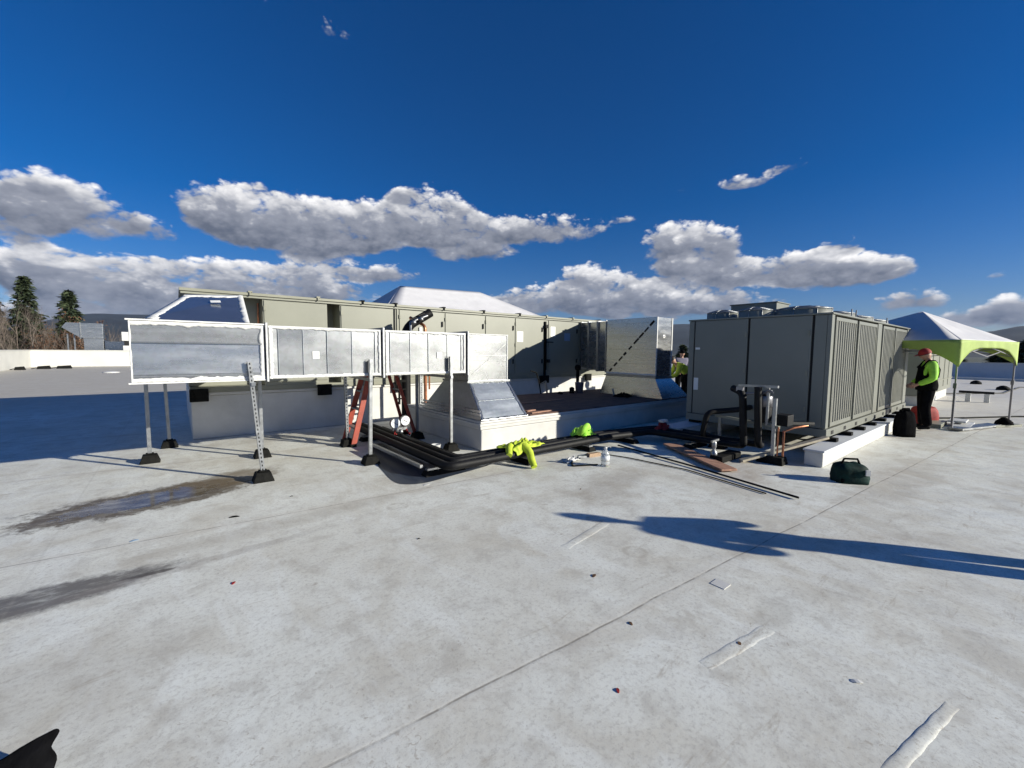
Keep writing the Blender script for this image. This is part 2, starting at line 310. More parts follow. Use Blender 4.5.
        f = mth(t, 'MULTIPLY', mth(t, 'MULTIPLY', mr(t, d, 1-soft*.5, 1+soft*.5, 1, 0), st), mr(t, grime, .33, .55, .62, 1))
        c = mix(f, c, col)
        if i == 0: wet = mr(t, d, .60, .70, 1, 0)
    # lap seams of the membrane sheets, roughly parallel to X
    yy = mth(t, 'ADD', mth(t, 'ADD', Y, mth(t, 'MULTIPLY', X, .07)), mth(t, 'MULTIPLY', mth(t, 'SUBTRACT', noise(1.1, 3), .5), .05))
    ph = mth(t, 'PINGPONG', mth(t, 'SUBTRACT', yy, 1.68), 1.5)
    line = mr(t, ph, .003, .009, 1, 0); band = mr(t, ph, .03, .10, 1, 0)
    c = mix(mth(t, 'MULTIPLY', band, .22), c, (.55, .50, .43))
    c = mix(mth(t, 'MULTIPLY', mth(t, 'MULTIPLY', line, mr(t, noise(7, 4), .35, .55, .25, 1)), .75), c, (.20, .18, .15))
    xx = mth(t, 'PINGPONG', mth(t, 'ADD', X, .9), 7.5); line2 = mr(t, xx, .004, .014, 1, 0)
    c = mix(mth(t, 'MULTIPLY', line2, .15), c, (.3, .28, .24))
    t.links.new(c, b.inputs['Base Color'])
    rg = mr(t, noise(3), .3, .7, .5, .72)
    rg = mth(t, 'SUBTRACT', rg, mth(t, 'MULTIPLY', wet, .50)); t.links.new(mth(t, 'MAXIMUM', rg, .09), b.inputs['Roughness'])
    dry = mth(t, 'SUBTRACT', 1, wet, clamp=True)
    hgt = mth(t, 'ADD', mth(t, 'MULTIPLY', noise(26, 5, .65), .35), mth(t, 'MULTIPLY', noise(1.3, 3, .5), 1.6))
    hgt = mth(t, 'ADD', hgt, mth(t, 'MULTIPLY', mr(t, ph, .0, .02, 0, 1), .25))
    hgt = mth(t, 'MULTIPLY', hgt, dry)
    bp = N(t, 'ShaderNodeBump'); bp.inputs['Strength'].default_value = .24; bp.inputs['Distance'].default_value = .010
    t.links.new(hgt, bp.inputs['Height']); t.links.new(bp.outputs[0], b.inputs['Normal'])
    return m
MT['roof'] = roof_material()
o = MB().box(-10, 60, -30, 66, -7, 0).build('roof_surface', MT['roof']); tag(o, 'weathered white roof membrane with seams and dirt', kind='structure')
o = MB().box(-9000, 9000, -9000, 9000, -8, -7).build('ground', MT['field']); tag(o, kind='structure')
# wrinkles (raised laps) of the membrane: real low ridges
def wrinkle(p0, p1, w, h):
    p0, p1 = Vector(p0), Vector(p1); d = (p1-p0); a = Vector((-d.y, d.x, 0)).normalized(); vs = []; fs = []
    n, k = 26, 9
    for i in range(n+1):
        s = i/n; env = math.sin(math.pi*min(1, max(0, s)))**.6
        for j in range(k+1):
            q = j/k*2-1
            pr_ = max(0, 1-abs(q)**2.2)*env*h*(1+.25*noise.noise(Vector((s*9, q, p0.x))))
            p = p0+d*s+a*q*w*(1+.3*noise.noise(Vector((s*6, 3, p0.y))))
            vs.append((p.x, p.y, .002*(1 if 0 < j < k else -.5)+pr_-.0015))
    for i in range(n):
        for j in range(k): fs.append((i*(k+1)+j, (i+1)*(k+1)+j, (i+1)*(k+1)+j+1, i*(k+1)+j+1))
    o = MB().add(vs, fs, 0, True).build('membrane_wrinkle', MT['roof']); tag(o, kind='structure')
for a in [((2.12, 1.0, 0), (2.72, .91, 0), .045, .003), ((2.10, .27, 0), (2.80, .15, 0), .030, .0045), ((2.5, 2.40, 0), (3.2, 2.52, 0), .05, .003)]: wrinkle(*a)
# thin dark blue-grey film beside the pipe bend
def blob_sheet(name, pts, z, m, label=None):
    v = [Vector(p) for p in pts]; n = len(v); vs = []
    for i in range(n):
        for k in range(6):
            s = k/6; p0, p1, p2, p3 = v[i-1], v[i], v[(i+1) % n], v[(i+2) % n]
            q = .5*((2*p1)+(p2-p0)*s+(2*p0-5*p1+4*p2-p3)*s*s+(3*p1-p0-3*p2+p3)*s**3); vs.append((q.x, q.y, z))
    o = MB().add(vs, [tuple(range(len(vs)))]).build(name, m); return o

FILM_OUTLINE = [(2.58, 7.1), (2.25, 6.03), (2.13, 5.42), (2.08, 5.01), (2.13, 4.8), (2.37, 4.69), (2.79, 4.75), (3.3, 4.84), (3.79, 5.03), (3.4, 4.9), (3.0, 5.6), (2.9, 7.0)]
tag(blob_sheet('dark_film', FILM_OUTLINE, .004, mat('blue_grey_film', (.035, .048, .075), .42, var=.15, scale=2)), kind='structure')

# ------------------------------------------------------------------ far terrain
def prof(az, pts):
    for (a0, e0), (a1, e1) in zip(pts, pts[1:]):
        if a0 <= az <= a1:
            s = (az-a0)/(a1-a0); s = s*s*(3-2*s); return e0+(e1-e0)*s
    return pts[0][1] if az < pts[0][0] else pts[-1][1]
RIDGE = [(-180, 1.5), (-90, 1.8), (-60, 1.6), (-50, 2.0), (-44, 3.3), (-40, 3.4), (-32, 2.4), (-10, 2.2), (10, 2.6), (20, 3.6), (27, 3.4), (34, 1.4), (42, .9), (44.5, .9), (46, 1.5), (48, 2.1), (50.6, 2.6), (55, 3.1), (70, 3.4), (110, 2), (180, 1.5)]
def hills(name, r0, r1, k, seed):
    vs = []; fs = []; na, nr = 540, 16
    for i in range(na+1):
        az = -180+360*i/na; e = math.tan(R(prof(az, RIDGE)*k)); a = R(az)+YAW
        for j in range(nr+1):
            s = j/nr; r = r0+(r1-r0)*s
            b = math.sin(math.pi*min(1, s*1.0)*.5)**1.3 if s < 1 else 1
            n = noise.fractal(Vector((math.cos(a)*r/900+seed, math.sin(a)*r/900, seed)), 1, 2, 5)
            z = -7+(r*e+8)*b*(1+.10*n*(1 if s < .9 else .5))
            vs.append((r*math.sin(a), r*math.cos(a), z))
    for i in range(na):
        for j in range(nr): fs.append((i*(nr+1)+j, (i+1)*(nr+1)+j, (i+1)*(nr+1)+j+1, i*(nr+1)+j+1))
    tag(MB().add(vs, fs, 0, True).build(name, MT['hill']), kind='structure')
hills('hills', 2800, 5200, 1.0, 3.1)

# ------------------------------------------------------------------ trees
def conifer_mesh(h, w, seed, dens=1.0):
    rnd = random.Random(seed); vs = []; fs = []
    n = int(78*dens)
    for i in range(n):
        s = (i+.5)/n; z = h*(.10+.90*s); rr_ = w*(1-s)**.8*(.75+.5*rnd.random())+.12
        for b in range(rnd.randint(5, 7)):
            a = rnd.random()*6.283; L = rr_*(.7+.45*rnd.random()); m_ = max(4, int(L*6))
            for k in range(m_):
                q = (k+rnd.random())/m_; p = Vector((math.cos(a)*L*q, math.sin(a)*L*q, z-L*.30*q*q+.1*L*q))
                for _ in range(3):
                    sz = .20+.26*rnd.random(); c = p+Vector((rnd.uniform(-.22, .22), rnd.uniform(-.22, .22), rnd.uniform(-.2, .12)))
                    d1 = Vector((math.cos(a)+rnd.uniform(-.8, .8), math.sin(a)+rnd.uniform(-.8, .8), rnd.uniform(-.8, .2))).normalized()*sz*1.5
                    d2 = Vector((rnd.uniform(-1, 1), rnd.uniform(-1, 1), rnd.uniform(-.4, .4))).normalized()*sz*.55
                    i0 = len(vs); vs += [c-d2, c+d2, c+d1]; fs.append((i0, i0+1, i0+2))
    return vs, fs
def conifer(x, y, h, w, seed, label, group=None, dens=1.0, leafm='needle'):
    t = thing('conifer_tree', label, 'tree', (x, y, -7), 0, group)
    MB().tube([(0, 0, 0), (0, 0, h*.5), (0, 0, h*.97)], [.28, .16, .03], 8).build('trunk', MT['bark'], t, world=False)
    vs, fs = conifer_mesh(h, w, seed, dens); MB().add(vs, fs).build('crown', MT[leafm], t, world=False)
    return t
def branch(mb, p, d, L, r, depth, rnd, tips, spread=.55):
    pts = [p]; q = p
    for _ in range(3):
        d = (d+Vector((rnd.uniform(-.16, .16), rnd.uniform(-.16, .16), rnd.uniform(-.02, .12)))).normalized(); q = q+d*L/3; pts.append(q)
    mb.tube(pts, [r, r*.85, r*.7, r*.55], 5 if depth < 2 else 3, caps=False)
    if depth >= 4: tips.append(q); return
    for k in range(rnd.randint(3, 4)):
        s = rnd.choice((1, 2, 3)); nd = (d+Vector((rnd.uniform(-1, 1), rnd.uniform(-1, 1), rnd.uniform(-.25, .6)))*spread).normalized()
        branch(mb, pts[s], nd, L*rnd.uniform(.55, .8), r*.5, depth+1, rnd, tips, spread)
def bare_tree(x, y, h, seed, label, group=None, m='bark_p', leaf=None):
    t = thing('bare_tree', label, 'tree', (x, y, -7), 0, group); rnd = random.Random(seed)
    mb = MB(); tips = []; tr = MB().tube([(0, 0, 0), (.1, 0, h*.28), (.05, .1, h*.42)], [.22, .16, .12], 7); tr.build('trunk', MT[m], t, world=False)
    for k in range(5): branch(mb, Vector((.08, .05, h*(.22+.05*k))), Vector((rnd.uniform(-.6, .6), rnd.uniform(-.6, .6), 1)).normalized(), h*.27, .085, 0, rnd, tips)
    c = mb.build('crown', MT['twig'] if not leaf else MT[m], t, world=False)
    if leaf:
        vs = []; fs = []
        for q in tips:
            for _ in range(3):
                cc = q+Vector((rnd.uniform(-.3, .3), rnd.uniform(-.3, .3), rnd.uniform(-.3, .3))); i0 = len(vs)
                vs += [cc, cc+Vector((rnd.uniform(-.2, .2), rnd.uniform(-.2, .2), rnd.uniform(-.2, .2))), cc+Vector((rnd.uniform(-.2, .2), rnd.uniform(-.2, .2), rnd.uniform(-.2, .2)))]; fs.append((i0, i0+1, i0+2))
        MB().add(vs, fs).build('foliage', MT[leaf], t, world=False)
    return t
conifer(-14.6, 80, 17.5, 3.0, 1, 'tall pointed dark fir tree standing behind bare trees past the left parapet')
conifer(-10.9, 81, 16.2, 3.1, 2, 'shorter broad dark fir tree with reddish lower boughs beside the rooftop duct stub')
conifer(-18.6, 84, 17.0, 3.4, 3, 'dark fir tree cut by the left edge of the photo')
bare_tree(-15.6, 76, 14.6, 11, 'pale leafless tree with upright forked limbs in front of the tall pointed fir')
bare_tree(-12.4, 75, 13.2, 12, 'leafless grey tree between the two pointed firs past the parapet')
bare_tree(-18.3, 77, 14.0, 13, 'leafless grey tree at the far left edge, left of the forked one')
bare_tree(-10.3, 77, 11.6, 14, 'russet half leafy tree below the shorter broad fir', leaf='russet', m='bark')
bare_tree(-8.2, 88, 12.2, 15, 'thin leafless tree right of the shorter fir, above the duct stub', m='bark')
bare_tree(-17.0, 79, 13.4, 31, 'leafless brown tree directly left of the forked tree', m='bark')
bare_tree(-13.9, 78, 12.2, 32, 'low leafless brown tree right of the forked tree', m='bark')
bare_tree(-11.4, 79, 11.2, 33, 'low russet tree in the gap between the two firs', leaf='russet', m='bark')
conifer(-20.5, 88, 15.5, 3.6, 34, 'dark fir tree farthest left, mostly outside the photo')
# tree belt beyond the far end of the roof
FG = 'trees beyond the far end of the roof'
belt = None
rnd = random.Random(5)
spots = [(78+rnd.uniform(-5, 6), y+rnd.uniform(-1.2, 1.2)) for y in range(-20, 9, 2)]+[(92, 30), (88, 36), (84, 41), (80, 45), (78, 49)]
for i, (x, y) in enumerate(spots):
    if belt is None:
        belt = conifer(x, y, 11.0, 3.6, 21, 'dark evergreen tree in the belt beyond the far end of the roof', FG, .8)
    else:
        b = copy_tree(belt); b.location = (x, y, -7); b.rotation_euler.z = i*1.3; s = .80+.22*((i*37) % 10)/10; b.scale = (s*1.15, s*1.15, s)

# ------------------------------------------------------------------ parapets and far rooftop things
def wall_box(name, label, x0, x1, y0, y1, z1, m, capw=.05):
    t = thing(name, label, 'wall', ((x0+x1)/2, (y0+y1)/2, 0))
    MB().box(x0, x1, y0, y1, 0, z1-.06).build('wall', MT[m], t)
    MB().box(x0-capw, x1+capw, y0-capw, y1+capw, z1-.06, z1).build('coping', MT['parapet'], t, bevel=.01)
    return t
wall_box('parapet_wall', 'long cream parapet wall running behind the shaded roof at left, fir trees above it', -9.6, 34, 53, 53.4, 1.46, 'parapet')
wall_box('parapet_wall', 'cream parapet wall returning towards the camera at the left edge', -9.9, -9.6, 2, 53.4, 1.46, 'parapet')
wall_box('parapet_wall', 'blue-grey shaded parapet wall seen under the green canopy at the far right', 44.5, 44.8, -26, 20, 1.15, 'greywall')
t = thing('parapet_wall', 'low kerb wall running in front of the far right parapet', 'wall', (43, -4, 0))
MB().box(42.2, 42.5, -26, 3.8, 0, .14).build('kerb', MT['curb'], t)
# galvanised duct stub at the left behind the parapet
t = thing('rooftop_duct', 'small galvanised elbow duct standing beyond the left parapet, in front of the russet tree', 'duct', (-6.8, 57, 0))
MB().hexa([(-8.2, 56.5, 3.55), (-7.0, 56.5, 2.6), (-7.0, 57.6, 2.6), (-8.2, 57.6, 3.55)], [(-7.9, 56.5, 4.0), (-7.0, 56.5, 4.0), (-7.0, 57.6, 4.0), (-7.9, 57.6, 4.0)]).build('elbow', MT['galv'], t)
MB().box(-6.95, -5.45, 56.5, 57.6, 2.62, 4.0).box(-6.8, -5.45, 56.5, 57.6, .05, 2.58).build('duct_riser', MT['galv'], t, bevel=.01)
MB().box(-7.02, -6.94, 56.44, 57.66, 2.5, 4.06).box(-6.85, -5.4, 56.44, 57.66, 2.56, 2.64).build('flange', MT['steel'], t)
for x in (-7.9, -7.45): MB().box(x-.05, x+.05, 56.9, 57, 0, 3.0).build('leg', MT['steel'], t)
MB().box(-5.3, -3.1, 56.5, 57.6, .6, 2.3).box(-5.34, -5.28, 56.45, 57.65, .55, 2.35).build('duct_run', MT['galv'], t)
t = thing('vent_hood', 'white capped roof hood standing beyond the parapet left of the galvanised duct', 'vent', (-3.3, 55, 0))
MB().box(-3.95, -2.4, 54.6, 55.9, 0, 1.9).build('body', MT['white'], t, bevel=.02); MB().box(-3.85, -2.5, 54.7, 55.8, 1.9, 2.35).build('louvre', MT['dark'], t)
MB().box(-4.0, -2.3, 54.5, 56, 2.35, 3.2).build('cap', MT['white'], t, bevel=.03)
BG = 'black rubber pads left near the far left parapet'
for (x, y, w, lab) in [(-9.0, 46.5, .55, 'leftmost black pad lying near the far left parapet'), (-8.05, 48.0, .75, 'middle black pad lying near the far left parapet'), (-7.0, 48.3, .85, 'right black pad with a tail lying near the far left parapet')]:
    o = MB().hexa([(x-w/2, y-.2, 0), (x+w/2, y-.2, 0), (x+w/2, y+.2, 0), (x-w/2, y+.2, 0)], [(x-w/2+.06, y-.15, .22), (x+w/2-.03, y-.15, .27), (x+w/2-.08, y+.15, .25), (x-w/2+.1, y+.15, .2)]).bar((x-w*.9, y, .03), (x-w/2, y, .1), .1, .05).build('rubber_pad', MT['rubber'], bevel=.02)
    tag(o, lab, 'pad', BG)
o = MB().lathe([(.45, 0), (.42, .05), (.2, .09), (.02, .1)], (-3.5, 39, 0), 16).build('roof_drain', MT['white']); tag(o, 'low white disc lying on the tan roof near the left parapet', 'drain')

# second air unit beyond the canopy
t = thing('air_handler', 'beige air unit on a white curb behind the green canopy and the man', 'air unit', (21.5, 3.6, 0))
MB().box(18.6, 24.6, 2.3, 5.6, 0, .32).build('roof_curb', MT['curb'], t); MB().box(18.5, 24.7, 2.2, 5.7, .34, 2.0).build('casing', MT['beige'], t, bevel=.01)
MB().box(18.42, 24.78, 2.12, 5.78, 2.0, 2.06).build('roof_cap', MT['beige_d'], t)
for x in (19.6, 21.0, 22.4, 23.6): MB().box(x, x+1.0, 2.185, 2.199, .5, 1.9).build('door_panel', MT['beige'], t, bevel=.004)
MB().box(18.5, 24.7, 2.17, 2.2, .74, .78).build('rail', MT['beige_d'], t)
t = thing('pipe_stand', 'low two-legged white stand with a black bar on the roof beyond the canopy', 'stand', (22.2, 1.25, 0))
for y in (1.05, 1.5): MB().box(22.1, 22.25, y-.05, y+.08, 0, .30).build('leg', MT['white'], t)
MB().bar((22.18, .9, .34), (22.18, 1.75, .34), .12, .08).build('bar', MT['black'], t)
o = MB().tube([(24, 3.2, .02), (28, .9, .02), (34, .55, .02), (40, -4, .02)], .035, 6).build('roof_cable', MT['black']); tag(o, 'black cable crossing the roof far behind the canopy', 'cable')
for (x, y, lab) in [(36, 2.2, 'small dark box on the roof close to the far right parapet'), (31, 1.0, 'small dark lump on the roof between the pipe stand and far right parapet')]:
    o = MB().lathe([(.25, 0), (.22, .12), (.1, .2), (.01, .22)], (x, y, 0), 9).build('rubber_pad', MT['rubber']); tag(o, lab, 'pad')

# ------------------------------------------------------------------ white canopy behind the long unit
t = thing('white_canopy', 'large white peaked canopy roof showing above the long air unit', 'canopy', (10, 17.2, 0))
zr0, zr1, ze = 4.40, 4.52, 3.15
e0, e1, yf, yb = 6.05, 14.6, 15.0, 19.4
def cloth_quad(mb, a, b, c, d, n=14, sag=.08, seed=0):
    a, b, c, d = map(Vector, (a, b, c, d)); vs = []; fs = []
    for i in range(n+1):
        for j in range(n+1):
            u, v = i/n, j/n; p = (a*(1-u)+b*u)*(1-v)+(d*(1-u)+c*u)*v
            w = math.sin(math.pi*u)*math.sin(math.pi*v)
            p.z -= sag*w*(1+.5*noise.noise(Vector((u*5+seed, v*5, 1)))); vs.append(p)
    for i in range(n):
        for j in range(n): fs.append((i*(n+1)+j, (i+1)*(n+1)+j, (i+1)*(n+1)+j+1, i*(n+1)+j+1))
    mb.add(vs, fs, 0, True)
m = MB(); A, B = (7.58, 17.2, zr0), (11.65, 17.2, zr1)
cloth_quad(m, (e0, yf, ze), (e1, yf, ze), B, A, seed=1); cloth_quad(m, (e1, yb, ze), (e0, yb, ze), A, B, seed=2)
cloth_quad(m, (e0, yb, ze), (e0, yf, ze), A, A, seed=3); cloth_quad(m, (e1, yf, ze), (e1, yb, ze), B, B, seed=4)
o = m.build('canopy_roof', MT['canopy'], t)
o.modifiers.new('thickness', 'SOLIDIFY').thickness = .01
for (x, y) in ((e0, yf), (e1, yf), (e0, yb), (e1, yb), ((e0+e1)/2, yf), ((e0+e1)/2, yb)): MB().box(x-.03, x+.03, y-.03, y+.03, 0, ze).build('leg', MT['alu'], t)
for (a, b, c_, d_) in ((e0, e1, yf, yf), (e0, e1, yb, yb), (e0, e0, yf, yb), (e1, e1, yf, yb)):
    MB().bar((a, c_, ze-.15), (b, d_, ze-.15), .01, .30).build('valance', MT['canopy'], t)

# ------------------------------------------------------------------ long air handling unit
t = AHU = thing('air_handler', 'long beige air handling unit on a tall white curb behind the ductwork', 'air unit', (6, 11.8, 0))
YF, YB, ZB, ZT = 9.4, 14.2, .95, 2.66
MB().box(.17, 11.9, YF+.08, YB-.1, 0, .80).box(.19, 11.88, YF+.05, YB-.1, .80, .86).build('roof_curb', MT['curb'], t, bevel=.015)
MB().box(.16, 11.95, YF+.02, YB, .862, ZB).build('base_rail', MT['beige_d'], t, bevel=.006)
cas = MB().box(.16, 1.34, YF+.40, YB, ZB+.002, ZT).box(1.34, 2.52, YF+.02, YB, ZB+.002, ZT).box(2.52, 2.78, YF+.55, YB, ZB+.002, ZT).box(2.78, 11.95, YF+.02, YB, ZB+.002, ZT).build('casing', MT['beige'], t)
MB().box(.08, 12.02, YF-.05, YB+.05, ZT+.002, ZT+.055).build('roof_cap', MT['beige_d'], t, bevel=.006)
MB().box(.10, 12.0, YF-.02, YF+.012, ZT-.04, ZT).build('drip_edge', MT['beige'], t)
for (a, b) in ((.2, .5), (1.36, 2.50), (2.80, 3.93), (4.12, 5.30), (5.34, 6.54), (6.58, 7.58), (7.62, 8.70), (8.92, 10.22), (10.28, 11.9)):
    if a < 1: continue
    p = MB().box(a, b, YF, YF+.03, ZB+.07, ZT-.06).build('door_panel', MT['beige'], t, bevel=.005)
    for z in (1.2, 1.8, 2.4): MB().box(a-.006, a+.03, YF-.012, YF-.001, z, z+.09).build('hinge', MT['beige_d'], p)
    if a > 4:
        for z in (1.3, 2.25): MB().box(b-.07, b-.04, YF-.03, YF-.001, z, z+.13).build('handle', MT['dark'], p)
for x in (3.99, 4.055): MB().box(x, x+.022, YF-.004, YF+.019, ZB, ZT-.045).build('seam_strip', MT['dark'] if x < 4 else MT['beige_d'], t)
MB().box(8.74, 8.80, YF-.03, YF+.019, ZB-.05, ZT-.1).tube([(8.77, YF-.06, 1.1), (8.77, YF-.06, 2.45)], .018, 6).build('conduit', MT['rubber'], t)
MB().box(8.73, 8.83, YF-.09, YF-.031, 2.36, 2.46).build('junction_box', MT['dark'], t); MB().box(8.86, 8.95, YF-.06, YF-.001, 1.32, 1.42).build('junction_box', MT['dark'], t); MB().box(8.76, 9.1, YF-.03, YF-.012, 1.93, 1.96).build('bracket', MT['dark'], t)
for x in (.15, 2.28, 3.99, 5.45, 6.7, 8.56, 10.6):
    MB().box(x, x+.28 if x != 8.56 else x+.36, YF-.06, YF+.0, .70, .93).box(x+.03, x+.07, YF-.08, YF-.0605, .72, .9).build('lifting_lug', MT['rubber'], t, bevel=.01)
for x in (1.10, 2.30, 3.22, 3.98, 5.24, 6.45, 7.7, 8.75, 9.9, 11.2):
    MB().box(x, x+.07, YF-.07, YF+.15, ZT+.057, ZT+.085).box(x+.02, x+.045, YF-.08, YF-.052, ZT, ZT+.057).build('roof_bracket', MT['beige_d'] if x in (8.75, 2.3, 9.9, 1.10) else MT['rubber'], t)
for (x, z, w, h, mm) in ((7.68, 1.93, .22, .3, 'paper'), (9.0, 2.12, .2, .3, 'paper'), (9.6, 2.0, .26, .24, 'blue_l')):
    MB().box(x, x+w, YF-.0035, YF-.0005, z, z+h).build('label_plate', MT[mm], t)
MB().tube([(1.3, YF+.3, ZT-.1), (1.3, YF+.3, 1.3)], .02, 6).build('drain_pipe', MT['copper'], t)

# ------------------------------------------------------------------ roof curb with brown deck
t = thing('roof_curb', 'long low white curb carrying the brown deck and both duct drops', 'curb', (7, 7, 0))
MB().box(3.87, 10.45, 5.65, 8.4, 0, .36).build('curb_wall', MT['curb'], t, bevel=.02)
MB().box(3.83, 10.49, 5.61, 8.44, .362, .415).box(3.81, 10.51, 5.59, 8.46, .416, .46).box(3.84, 10.48, 5.62, 8.43, .461, .50).build('cap_flashing', MT['curb'], t, bevel=.008)
MB().box(4.92, 10.46, 5.63, 8.42, .502, .522).build('deck', MT['rust'], t)
for (x0, x1, y) in ((5.02, 5.6, 5.72), (5.1, 5.35, 5.95), (5.5, 7.1, 6.9)): MB().bar((x0, y, .535), (x1, y+.05, .535), .06, .02).build('batten', MT['wood_r'], t)

# ------------------------------------------------------------------ galvanised ductwork
def bead(mb, p0, p1, w, nrm, inn, seed, n=None):       # smeared sealant: straight outer edge, ragged inner edge
    p0, p1, nrm, inn = map(Vector, (p0, p1, nrm, inn)); L = (p1-p0).length; n = n or max(6, int(L/.025)); vs = []; fs = []
    for i in range(n+1):
        s = i/n; p = p0+(p1-p0)*s; ww = w*(.85+.35*noise.noise(Vector((s*L*9, seed, 0)))+.25*noise.noise(Vector((s*L*31, seed, 4))))
        for (d, h) in ((0, 0), (0, .008), (.5, .011), (1, .003), (1, -.002)): vs.append(p+inn*ww*d+nrm*h)
    for i in range(n):
        for j in range(4): fs.append((i*5+j, (i+1)*5+j, (i+1)*5+j+1, i*5+j+1))
    mb.add(vs, fs, 0, True)
DY, DB, Z0, Z1 = 6.05, 6.85, 1.28, 1.95
t = DUCT = thing('supply_duct', 'long horizontal galvanised duct with white sealed joints, dropping onto the low curb', 'duct', (2.2, 6.4, 0))
# wide elbow at the left end, running back into the long unit
m = MB()
m.add([(x, y, z) for x in (-.39, .87) for (y, z) in ((DY+.004, Z0), (DY+.002, 1.35), (DY+.016, 1.715), (DY+.004, Z1), (10.1, Z1), (10.1, Z0))], [(0, 1, 7, 6), (1, 2, 8, 7), (2, 3, 9, 8), (3, 4, 10, 9), (4, 5, 11, 10), (5, 0, 6, 11), (5, 4, 3, 2, 1, 0), (6, 7, 8, 9, 10, 11)])
eb = m.build('elbow', MT['galv'], t, bevel=.004)
m = MB().box(-.36, .84, DY-.006, DY, 1.30, 1.34).bar((-.37, DY-.006, 1.715), (.85, DY-.006, 1.715), .014, .012).bar((-.37, DY-.004, 1.36), (.85, DY-.004, 1.36), .01, .010)
m.build('fold_line', MT['galv2'], eb)
MB().hexa([(.13, 7.302, Z1+.002), (.79, 7.302, Z1+.002), (.95, 10.12, Z1+.002), (.2, 10.12, Z1+.002)], [(.13, 7.302, 2.38), (.79, 7.302, 2.425), (.95, 10.12, 2.40), (.2, 10.12, 2.36)]).build('elbow_back', MT['galv'], t)
ew = MB().hexa([(-.26, DY+.10, Z1+.001), (.73, DY+.10, Z1+.001), (.79, 7.3, Z1+.001), (-.26, 7.3, Z1+.001)], [(-.26, DY+.10, Z1+.02), (.73, DY+.10, Z1+.02), (.79, 7.3, 2.425), (.13, 7.3, 2.38)]).build('elbow_throat', MT['galv_s'], t)
m = MB()
a, b, c, d = Vector((-.26, DY+.10, Z1+.02)), Vector((.73, DY+.10, Z1+.02)), Vector((.79, 7.3, 2.425)), Vector((.13, 7.3, 2.38))
nn = (b-a).cross(c-b).normalized()
bead(m, a, d, .11, nn, ((b-a).normalized()), 1); bead(m, b, c, .08, nn, -((b-a).normalized()), 2); bead(m, d, c, .13, nn, (a-d).normalized(), 3)
m.build('sealant', MT['seal'], ew)
MB().bar((.38, 6.86, 2.275), (.49, 6.86, 2.285), .09, .004, upv=(0, -.35, 1)).build('sticker', MT['paper'], ew)
m = MB(); n_ = (0, -1, 0)
bead(m, (-.385, DY-.002, Z1), (.87, DY-.002, Z1), .055, n_, (0, 0, -1), 5); bead(m, (-.385, DY-.002, Z0), (.87, DY-.002, Z0), .055, n_, (0, 0, 1), 6)
bead(m, (.865, DY-.003, Z0), (.865, DY-.003, Z1), .06, n_, (-1, 0, 0), 7); bead(m, (-.388, DY-.003, Z0), (-.388, DY-.003, Z1), .018, n_, (1, 0, 0), 8)
m.box(-.41, .88, DY-.03, DY+.05, Z1+.001, Z1+.016).box(-.41, .88, DY-.02, DY+.05, Z0-.016, Z0-.001)
m.build('sealant', MT['seal'], eb)
def section(x0, x1, ribs, tagx, seed):
    m = MB(); xs = [x0]+ribs+[x1]
    for i, (a, b) in enumerate(zip(xs, xs[1:])):
        s = .004 if i % 2 else .0
        m.hexa([(a, DY+s, Z0), (b, DY+.012-s, Z0), (b, 7.1, Z0), (a, 7.1, Z0)], [(a, DY+s, Z1), (b, DY+.012-s, Z1), (b, 7.1, Z1), (a, 7.1, Z1)])
    o = m.build('duct_section', MT['galv2'], t)
    for x in ribs: MB().box(x-.003, x+.003, DY-.004, DY+.012, Z0+.03, Z1-.03).build('cross_rib', MT['galv_b'], o)
    q = MB(); y = DY-.002
    bead(q, (x0, y, Z1), (x1, y, Z1), .045, n_, (0, 0, -1), seed); bead(q, (x0, y, Z0), (x1, y, Z0), .05, n_, (0, 0, 1), seed+1)
    bead(q, (x0+.002, y, Z0), (x0+.002, y, Z1), .055, n_, (1, 0, 0), seed+2); bead(q, (x1-.002, y, Z0), (x1-.002, y, Z1), .05, n_, (-1, 0, 0), seed+3)
    q.build('sealant', MT['seal'], o)
    MB().box(tagx, tagx+.085, DY-.006, DY-.001, 1.53, 1.63).build('sticker', MT['paper'], o)
section(.91, 2.36, [1.02, 1.31, 1.61, 1.94, 2.27], 1.42, 20); section(2.42, 3.82, [2.50, 2.82, 3.13, 3.47, 3.74], 3.28, 30)
for (x, w) in ((.875, .028), (2.37, .034), (3.835, .03)):
    f = MB().box(x, x+w, DY-.035, 7.135, Z0-.035, Z1+.035).build('flange', MT['steel'], t, bevel=.003)
    q = MB(); bead(q, (x+.001, DY-.036, Z0-.03), (x+.001, DY-.036, Z1+.03), .022, n_, (1, 0, 0), x*9); q.build('sealant', MT['seal'], f)
